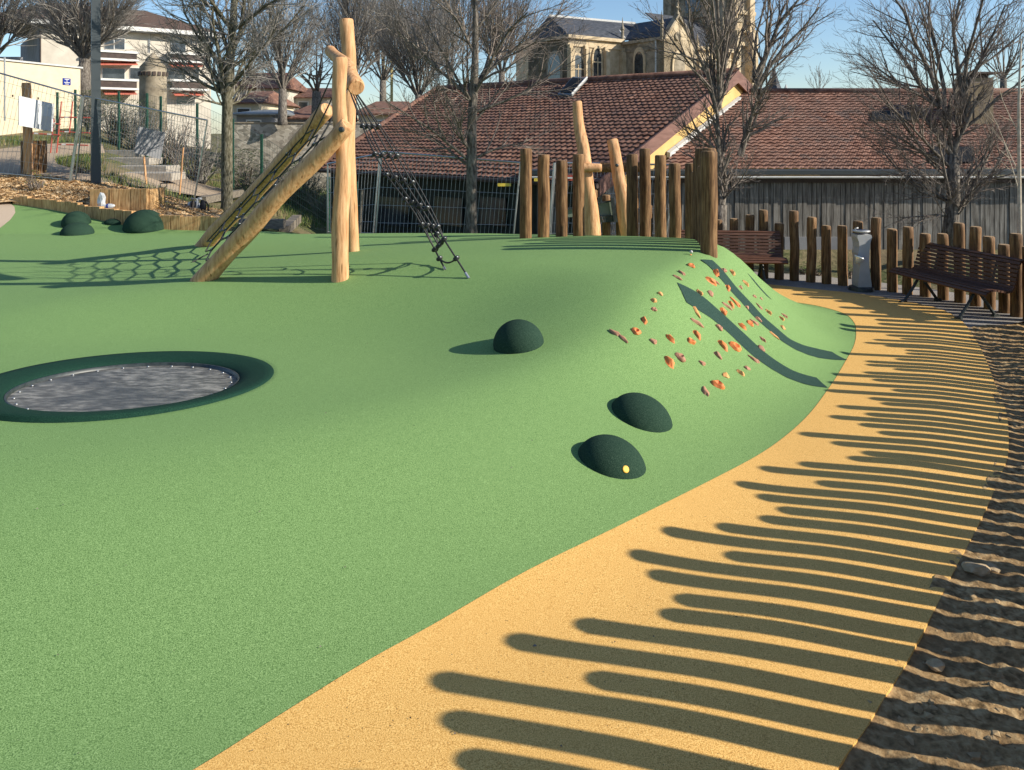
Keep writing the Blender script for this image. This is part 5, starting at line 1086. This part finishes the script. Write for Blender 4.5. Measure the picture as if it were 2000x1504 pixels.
for x, y, z in zip(X_, Y_, Z_):
    l, w_ = rs.uniform(.02, .055), rs.uniform(.01, .022); q = Matrix.Rotation(rs.uniform(0, 6.3), 3, 'Z') @ Matrix.Rotation(rs.uniform(-.7, .7), 3, 'X') @ Matrix.Rotation(rs.uniform(-.7, .7), 3, 'Y'); c = Vector((x, y, z))
    mb.add([c + q @ Vector(p) for p in ((-l, -w_, 0), (l, -w_, 0), (l, w_, 0), (-l, w_, 0), (0, 0, .012))], [(3, 2, 1, 0), (0, 1, 4), (1, 2, 4), (2, 3, 4), (3, 0, 4)])
o = mb.build('wood_chips', M['chipbit']); tag(o, 'loose tan wood chips covering the bed behind the edging', 'wood chips', kind='stuff')

# grass, as tufts over the bank
mb = MB(); mb2 = MB(); rs = random.Random(14)
GP = []
for _ in range(9000):
    v = rs.uniform(270, 452); u = rs.uniform(-10, 735); GP.append((u, v))
def inpoly(u, v, Q):
    c = False; j = len(Q) - 1
    for i in range(len(Q)):
        if (Q[i][1] > v) != (Q[j][1] > v) and u < (Q[j][0] - Q[i][0]) * (v - Q[i][1]) / (Q[j][1] - Q[i][1] + 1e-9) + Q[i][0]: c = not c
        j = i
    return c
GR = [[(310, 290), (420, 330), (520, 370), (640, 400), (735, 430), (735, 452), (600, 440), (560, 425), (470, 385), (400, 360), (330, 335)], [(200, 340), (240, 345), (330, 380), (420, 410), (470, 440), (400, 415), (300, 378), (200, 355)], [(106, 310), (190, 300), (196, 330), (130, 325)], [(0, 236), (180, 270), (100, 275), (0, 282)], [(560, 300), (640, 330), (660, 400), (600, 395), (480, 330)]]
tuft = []
for u, v in GP:
    if any(inpoly(u, v, q) for q in GR): tuft.append((u, v))
for u, v in tuft[:3600]:
    p = place(u, v) if False else None
ug = np.array([t[0] for t in tuft]); vg = np.array([t[1] for t in tuft])
YY = np.concatenate([np.arange(14, 45, .1)])
rx = (ug - 1000) / F; rz = (HZ - vg) / F
G_ = gz(np.outer(rx, YY).ravel(), np.tile(YY, len(rx))).reshape(len(rx), len(YY)); Hh = CZ + np.outer(rz, YY) < G_
idx = np.argmax(Hh, 1); ok = Hh.any(1)
for i in np.where(ok)[0]:
    y = YY[idx[i]]; x = rx[i] * y; z = G_[i, idx[i]] - .1; dry = rs.random() < .35; m_ = mb2 if dry else mb
    for b in range(9):
        a = rs.uniform(0, 6.3); h = rs.uniform(.10, .26); ox, oy = rs.uniform(-.2, .2), rs.uniform(-.2, .2); w_ = .012; dx, dy = math.cos(a) * w_, math.sin(a) * w_; lx, ly = rs.uniform(-.12, .12), rs.uniform(-.12, .12)
        m_.add([(x + ox - dx, y + oy - dy, z), (x + ox + dx, y + oy + dy, z), (x + ox + lx, y + oy + ly, z + h + .05)], [(0, 1, 2)])
tag(mb.build('grass', M['grass']), 'green grass on the bank beside the steps', 'grass', kind='stuff'); tag(mb2.build('dry_grass', M['drygrass']), 'dry yellowish grass on the bank', 'grass', kind='stuff')

# bare bushes along the green fence
def bush(u, v, Y, hpx, wpx, label, seed, m='twiggrey', n=14, leaf=None, kids=(4, 4, 3), name='bare_shrub', group='bare shrubs along the fence'):
    p = place(u, v) if Y is None else Vector((at(u, v, Y).x, Y, gzf(at(u, v, Y).x, Y))); Y = p.y; rg = random.Random(seed); s_ = Y / F; limb, twig = MB(), MB(); root = empty(name, p, label, 'shrub', group)
    for k in range(n):
        a = rg.uniform(0, 6.28); e_ = rg.uniform(.1, 1) * wpx * s_ * .5; d = (math.cos(a) * e_, math.sin(a) * e_, hpx * s_ * rg.uniform(.5, .9)); L_ = math.sqrt(sum(c * c for c in d)); grow(limb, twig, (p.x + rg.uniform(-.15, .15) * wpx * s_, p.y + rg.uniform(-.1, .1), p.z - .1), nrm(d), L_, .012 + .0008 * Y, 1, 3, rg, .1, kids, 40, .5, .2, .0035 * Y / 20, .15)
    limb.build('stems', M[m], root); twig.build('twigs', M[m], root)
    if leaf:
        lb = MB()
        for k in range(leaf[1]):
            r_ = rg.random() ** .6; a = rg.uniform(0, 6.28); z = rg.uniform(.08, 1); w_ = wpx * s_ * .5 * math.sqrt(max(.1, 1 - (z - .5) ** 2 * 2.6)); c = Vector((p.x + math.cos(a) * w_ * r_, p.y + math.sin(a) * w_ * r_, p.z + z * hpx * s_)); q = Matrix.Rotation(rg.uniform(0, 6.3), 3, 'Z') @ Matrix.Rotation(rg.uniform(-1, 1), 3, 'X'); l = leaf[2]
            lb.add([c + q @ Vector(t) for t in ((-l, 0, 0), (0, -l * .4, 0), (l, 0, 0), (0, l * .4, l * .15))], [(0, 1, 2, 3)])
        lb.build('leaves', M[leaf[0]], root)
    return root
for k, (u, v, Y, h, w_, lab) in enumerate([(225, 285, 31, 90, 80, 'tangled bare bush behind the fence just right of the lamp post'), (270, 290, 31, 100, 80, 'tangled bare bush behind the tilted grey board'), (330, 300, 30, 105, 90, 'tall arching bare bush between grey board and green fence post'), (385, 320, 27, 110, 90, 'arching bare bush just left of the mossy trunk'),
        (480, 345, 26, 90, 90, 'sprawling bare bush just right of the mossy trunk'), (530, 350, 26, 85, 90, 'leafless bush below the rubble wall'), (585, 365, 25, 95, 90, 'greenish bare bush left of the climbing frame legs'), (178, 265, 33, 80, 50, 'bare bush behind the red and white barrier'), (635, 380, 24, 80, 70, 'bare bush seen between the frame legs and posts')]):
    bush(u, v, Y, h, w_, lab, 80 + k, m='twiggrey' if k % 2 else 'twig', n=24, kids=(5, 6, 3), leaf=('olive', 1500, .04) if k in (0, 1, 6, 7, 4) else None)
bush(75, 385, 18.6, 45, 50, 'small reddish shrub in the wood chips at far left', 101, m='twig', n=10, leaf=('leaf', 260, .03), name='small_shrub', group='young shrubs in the wood chips')
bush(325, 404, 17.8, 34, 52, 'small russet shrub in the wood chips right of the sleeper screen', 102, m='twig', n=10, leaf=('leaf', 320, .03), name='small_shrub', group='young shrubs in the wood chips')
bush(155, 356, 20.5, 24, 36, 'small green tuft beside the lamp post base', 103, m='twig', n=8, leaf=('grass', 260, .03), name='small_shrub', group='young shrubs in the wood chips')
bush(238, 366, 19, 26, 20, 'thin pale seedling between lamp post and sleeper screen', 104, m='twig', n=4, leaf=('drygrass', 60, .03), name='small_shrub', group='young shrubs in the wood chips')

# lamp post
p = place(187, 366); Y = p.y; root = empty('lamp_post', p, 'tall anthracite square lamp post rising out of the picture at left', 'lamp post'); wb_ = 21 / F * Y; mb = MB(); q = zrot(R(32))
a = wb_ * .42; b = wb_ * .34; mb.hexa([p + q @ Vector((x * a, y * a, -.2)) for x, y in ((-1, -1), (1, -1), (1, 1), (-1, 1))], [p + q @ Vector((x * b, y * b, 6.3)) for x, y in ((-1, -1), (1, -1), (1, 1), (-1, 1))]); mb.build('pole', M['lamp'], root)
mb = MB(); mb.hexa([p + q @ Vector((x * a * 1.5, y * a * 1.5, -.1)) for x, y in ((-1, -1), (1, -1), (1, 1), (-1, 1))], [p + q @ Vector((x * a * 1.5, y * a * 1.5, .03)) for x, y in ((-1, -1), (1, -1), (1, 1), (-1, 1))]); mb.build('base_plate', M['lamp'], root)
mb = MB(); mb.box(p + Vector((.35, 0, 6.3)), (.9, .22, .09)); mb.build('lamp_head', M['lamp'], root)

# temporary mesh fences
def heras(name, a0, a1, b0, b1, label, nv=34, mats='wire', r=.0045, feet=False):
    """a0/a1 foot and top of one end, b0/b1 of the other"""
    root = empty(name, a0, label, 'fence', 'temporary mesh fence panels')
    fr = MB()
    for a, b in ((a0, a1), (b0, b1), (a1, b1)): fr.tube([tuple(a), tuple(b)], .021, 8)
    fr.tube([tuple(a0.lerp(a1, .06)), tuple(b0.lerp(b1, .06))], .015, 6); fr.build('panel_frame', M['steel'], root)
    m_ = MB()
    for k in range(1, nv): m_.tube([tuple(a0.lerp(b0, k / nv)), tuple(a1.lerp(b1, k / nv))], r, 3, caps=False)
    for t in (.2, .4, .6, .8, .93): m_.tube([tuple(a0.lerp(a1, t)), tuple(b0.lerp(b1, t))], r, 3, caps=False)
    m_.build('mesh', M[mats], root); return root
Y = 17.8
heras('mesh_fence', at(733, 470, Y), at(746, 296, Y), at(1002, 470, Y - .8), at(1017, 318, Y - .8), 'temporary mesh fence panel in front of the long tiled building')
heras('mesh_fence', at(1075, 465, 17.2), at(1085, 318, 17.2), at(1300, 465, 17.4), at(1320, 322, 17.4), 'temporary mesh fence panel seen behind the mound posts')
heras('mesh_fence', at(640, 462, 18.6), at(640, 320, 18.6), at(728, 466, 18), at(742, 300, 18), 'mesh fence panel behind the rear log of the climbing frame', nv=16)
a0 = place(134, 362); b0 = place(-120, 330)
heras('mesh_fence', a0, at(160, 188, a0.y - .3), Vector((b0.x, a0.y + 1, b0.z)), at(-110, 112, a0.y + 1), 'sloping temporary mesh fence panel in front of the cream outbuilding')
a0 = place(375, 418); c0_ = place(138, 362)
heras('mesh_fence', a0, at(405, 235, a0.y - .2), c0_ + Vector((0, .2, 0)), at(165, 188, c0_.y), 'sloping temporary mesh fence panel crossing in front of the steps', nv=44)
# its loose steel tubes, stakes
def pole(a, b, r, m, name, label, cat, group=None): mb = MB(); mb.tube([tuple(a), tuple(b)], r, 8); o = mb.build(name, M[m], origin=a); return tag(o, label, cat, group)
pole(place(136, 364), at(163, 190, place(136, 364).y - .1), .028, 'steel', 'steel_tube', 'leaning galvanised tube left of the lamp post', 'pole', 'leaning steel tubes')
pole(place(286, 362), at(281, 306, place(286, 362).y), .03, 'robinia', 'wooden_stake', 'slanting pale wooden stake below the grey board', 'stake', 'pale wooden stakes')
pole(place(351, 380), at(358, 288, place(351, 380).y), .025, 'robinia', 'wooden_stake', 'upright pale wooden stake left of the leaning fence tube', 'stake', 'pale wooden stakes')
pole(place(485, 373), at(492, 326, 22), .02, 'drytim', 'wooden_stake', 'thin grey stake right of the mossy trunk', 'stake', 'pale wooden stakes')
pole(at(702, 462, 17.6), at(707, 370, 17.6), .03, 'drytim', 'wooden_stake', 'short weathered stake right of the rear frame log', 'stake', 'pale wooden stakes')
pole(at(1072, 462, 17), at(1083, 318, 17), .03, 'steel', 'steel_tube', 'leaning galvanised tube between the second and third mound posts', 'pole', 'leaning steel tubes')
# green rigid fence
GPs = [(112, 180, 30), (147, 175, 30), (232, 178, 29), (287, 182, 28), (314, 188, 27.5), (385, 200, 27), (455, 232, 25), (511, 262, 23), (641, 345, 19.6), (696, 355, 18.9)]
prev = None
for k, (u, vt, Y) in enumerate(GPs):
    x = (u - 1000) / F * Y; z0 = gzf(x, Y) - .2; zt = CZ + (HZ - vt) / F * Y; root = empty('green_fence_panel', (x, Y, z0), 'dark green rigid mesh fence bay, %s from the left' % OD[k], 'fence', 'green mesh fence bays')
    mb = MB(); mb.box((x, Y, (z0 + zt) / 2), (.07, .07, zt - z0)); mb.build('fence_post', M['greenpost'], root)
    if k + 1 < len(GPs):
        u2, v2, Y2_ = GPs[k + 1]; x2 = (u2 - 1000) / F * Y2_; zb2 = gzf(x2, Y2_) - .2; zt2 = CZ + (HZ - v2) / F * Y2_; a, b, c, d = Vector((x, Y, z0)), Vector((x, Y, zt - .05)), Vector((x2, Y2_, zb2)), Vector((x2, Y2_, zt2 - .05)); mb = MB()
        nv = max(3, int((c - a).length / .12))
        for i in range(nv): mb.tube([tuple(a.lerp(c, i / nv)), tuple(b.lerp(d, i / nv))], .004, 3, caps=False)
        for i in range(10): mb.tube([tuple(a.lerp(b, (i + 1) / 10)), tuple(c.lerp(d, (i + 1) / 10))], .005, 3, caps=False)
        mb.build('mesh', M['greenpost'], root)
# boards
Yb = place(56, 347).y - 1.0
root = empty('notice_board', at(70, 240, Yb), 'white notice board hung on the mesh fence by the wooden post, far left', 'sign')
mb = MB(); mb.slab([at(37, 245, Yb), at(103, 257, Yb + .9), at(106, 203, Yb + .9), at(37, 187, Yb)], .02); mb.build('board', M['whiteb'], root)
mb = MB(); mb.slab([at(82, 226, Yb + .57), at(99, 228, Yb + .80), at(102, 203, Yb + .80), at(84, 200, Yb + .57)], .01); mb.build('poster', mat('pale_blue_print', [(.42, .50, .62), (.60, .64, .70)], scale=3, rough=.5), root)
mb = MB(); mb.slab([at(262, 298, 20.3), at(314, 311, 20.8), at(324, 259, 20.8), at(270, 247, 20.3)], .03); o = mb.build('grey_board', M['greyb'], origin=at(290, 280, 20.6)); tag(o, 'tilted grey board hanging on the mesh fence above the steps', 'board')
for (u0, v0, u1, v1, m_, Y, lab) in [(972, 358, 998, 364, 'yellowp', 17.05, 'narrow yellow strip sign on the mesh fence left of the mound posts'), (1043, 348, 1052, 354, 'yellowp', 16.9, 'tiny yellow label on the mesh fence between first two mound posts')]:
    mb = MB(); mb.slab([at(u0, v1, Y), at(u1, v1, Y), at(u1, v0, Y), at(u0, v0, Y)], .01, Vector((0, -1, 0))); o = mb.build('fence_label', M[m_], origin=at(u0, v1, Y)); tag(o, lab, 'label')
root = empty('warning_sign', at(1112, 348, 16.8), 'small red and white sign behind the third mound post', 'sign')
mb = MB(); mb.slab([at(1105, 353, 16.8), at(1119, 353, 16.8), at(1119, 342, 16.8), at(1105, 342, 16.8)], .01, Vector((0, -1, 0))); mb.build('plate', M['red'], root)
mb = MB(); mb.slab([at(1106, 349, 16.78), at(1118, 349, 16.78), at(1118, 346, 16.78), at(1106, 346, 16.78)], .01, Vector((0, -1, 0))); mb.build('white_band', M['white'], root)
# wooden sign post and dark cut stump
p = place(56, 347); post('wooden_post', p, at(50, 162, p.y).z - p.z, .11, 'tall pale wooden post behind the white notice board', 'post', None, m=('robinia', 'robinia'), seed=77, lean=(-.06, 0))
pb = place(50, 343); root = empty('timber_bin', pb + Vector((0, .35, 0)), 'dark barrel of upright timber slats behind the wooden post', 'bin')
for k in range(14):
    a = 2 * math.pi * k / 14; mb = MB(); mb.box(pb + Vector((.28 * math.cos(a), .35 + .28 * math.sin(a), .43)), (.03, .115, .95), zrot(a)); mb.build('slat', M['pine'], root)
mb = MB(); lathe(mb, [(.25, 0), (.25, .8)], pb + Vector((0, .35, 0)), 16); mb.build('liner', M['dksteel'], root)
# red and white barriers
def barrier(us, vt, vb, rails, Y, label):
    root = empty('site_barrier', at(us[0], vb, Y), label, 'barrier', 'red and white site barriers')
    for u0, u1 in (us,):
        for u in (u0, u1):
            mb = MB(); mb.tube([tuple(at(u - 3, vb, Y)), tuple(at(u + 4, vt, Y))], .020, 8); mb.build('leg', M['red'], root)
    for (ua, ub, va, vb2) in rails:
        mb = MB(); n = 7
        for k in range(n):
            mb.cur = 1 if k % 3 == 1 else 0; a, b = at(ua, va, Y - .03), at(ub, vb2, Y - .03); mb.tube([tuple(a.lerp(b, k / n)), tuple(a.lerp(b, (k + 1) / n))], .022, 6)
        mb.build('rail', [M['red'], M['white']], root)
barrier((101, 113), 232, 305, [(58, 118, 260, 264), (84, 118, 238, 243)], 24.5, 'red and white barrier nearest the notice board')
barrier((116, 138), 198, 262, [(118, 176, 229, 230), (118, 176, 257, 260), (112, 172, 282, 284)], 25.5, 'red and white barrier with three rails left of the lamp post')
# odds and ends on the chips
p = place(386, 417); root = empty('tool_bag', p, 'white and black work bag standing at the end of the timber edging', 'bag')
s_ = p.y / F
mb = MB(); blob(mb, p + Vector((-.12, .05, .14)), .2, (.9, .7, .9), seed=4, sub=2, amp=.2); mb.build('bag_body', M['plastic'], root, smooth=True)
mb = MB(); mb.tube([tuple(p + Vector((.0, -.05, .0))), tuple(p + Vector((.02, -.05, .36))), tuple(p + Vector((-.14, -.05, .36)))], .035, 8); mb.tube([tuple(p + Vector((.02, -.05, .36))), tuple(p + Vector((.12, -.05, .36)))], .03, 8); mb.build('white_strap', M['white'], root, smooth=True)
for dx in (-.09, .15): mb = MB(); blob(mb, p + Vector((dx, -.06, .18)), .16, (.5, .4, 1), seed=dx * 50, sub=2, amp=.2); mb.build('black_pocket', M['black'], root, smooth=True)
mb = MB(); mb.tube([tuple(p + Vector((.22, -.05, .30))), tuple(p + Vector((.28, -.05, .2))), tuple(p + Vector((.27, -.05, .0)))], .02, 6); mb.build('strap', M['black'], root, smooth=True)
p = at(205, 409, 17.05); p.z = gzf(p.x, p.y) + .22; root = empty('plastic_bottle', p, 'crumpled clear plastic bottle with blue band lying before the sleeper screen', 'bottle'); mb = MB(); q = Matrix.Rotation(R(80), 3, 'Y')
lathe(mb, [(.04, -.2), (.065, -.16), (.06, 0), (.065, .1), (.05, .16), (.02, .22)], p, 12, q); mb.build('bottle_body', M['plastic'], root, smooth=True); mb = MB(); lathe(mb, [(.067, .06), (.067, .10)], p, 12, q); mb.build('band', M['blue'], root)
pb = p + Vector((-.08, .02, .13)); mb = MB(); blob(mb, pb, .13, (.8, .6, 1.3), seed=8, sub=2, amp=.6); o = mb.build('plastic_bag', M['plastic'], origin=pb); tag(o, 'crumpled translucent plastic bag leaning on the sleeper screen', 'bag')
p = place(318, 392); root = empty('spade', p, 'spade with D shaped black handle standing in the chips', 'spade'); mb = MB(); h0 = at(319, 368, p.y); h1 = at(320, 358, p.y)
mb.tube([tuple(p - Vector((0, 0, .2))), tuple(h0)], .018, 8); mb.build('shaft', M['dksteel'], root); mb = MB(); w_ = .08; mb.tube([tuple(h0), tuple(h0 + Vector((-w_, 0, .05))), tuple(h1 + Vector((-w_, 0, 0))), tuple(h1 + Vector((w_, 0, 0))), tuple(h0 + Vector((w_, 0, .05))), tuple(h0)], .016, 6); mb.build('handle', M['dksteel'], root)
p = place(322, 400); mb = MB(); pts = [tuple(p + Vector((math.cos(a) * .28 - .05, math.sin(a) * .2, .06 + .18 * math.sin(a * .5) ** 2))) for a in [k * .35 for k in range(16)]]; mb.tube(pts, .022, 6); tag(mb.build('hose_loop', M['black'], origin=p, smooth=True), 'loop of black hose lying right of the sleeper screen', 'hose')
# things on the green: pale pebbles near the corral
for u, v, lab in [(1248, 452, 'small white ball at the foot of the right hand mound posts'), (1350, 497, 'tiny pale pebble left of the nearest mound post')]:
    p = place(u, v); mb = MB(); blob(mb, p + Vector((0, 0, .03)), .035 if u < 1300 else .02, (1, 1, .9), seed=u, sub=2, amp=.15); tag(mb.build('pebble', M['flash'], origin=p, smooth=True), lab, 'pebble')
# weeds and small plants between palisade posts
for k, (u, v, lab) in enumerate([(1573, 548, 'low weed behind the palisade left of the fountain'), (1604, 550, 'small weed behind the palisade two posts left of the fountain'), (1662, 552, 'pale flowered weed at the palisade foot beside the fountain')]):
    bush(u, v, 13.9, 24, 24, lab, 120 + k, m='twig', n=5, leaf=('grass', 130, .018), name='weed', group='weeds behind the palisade')
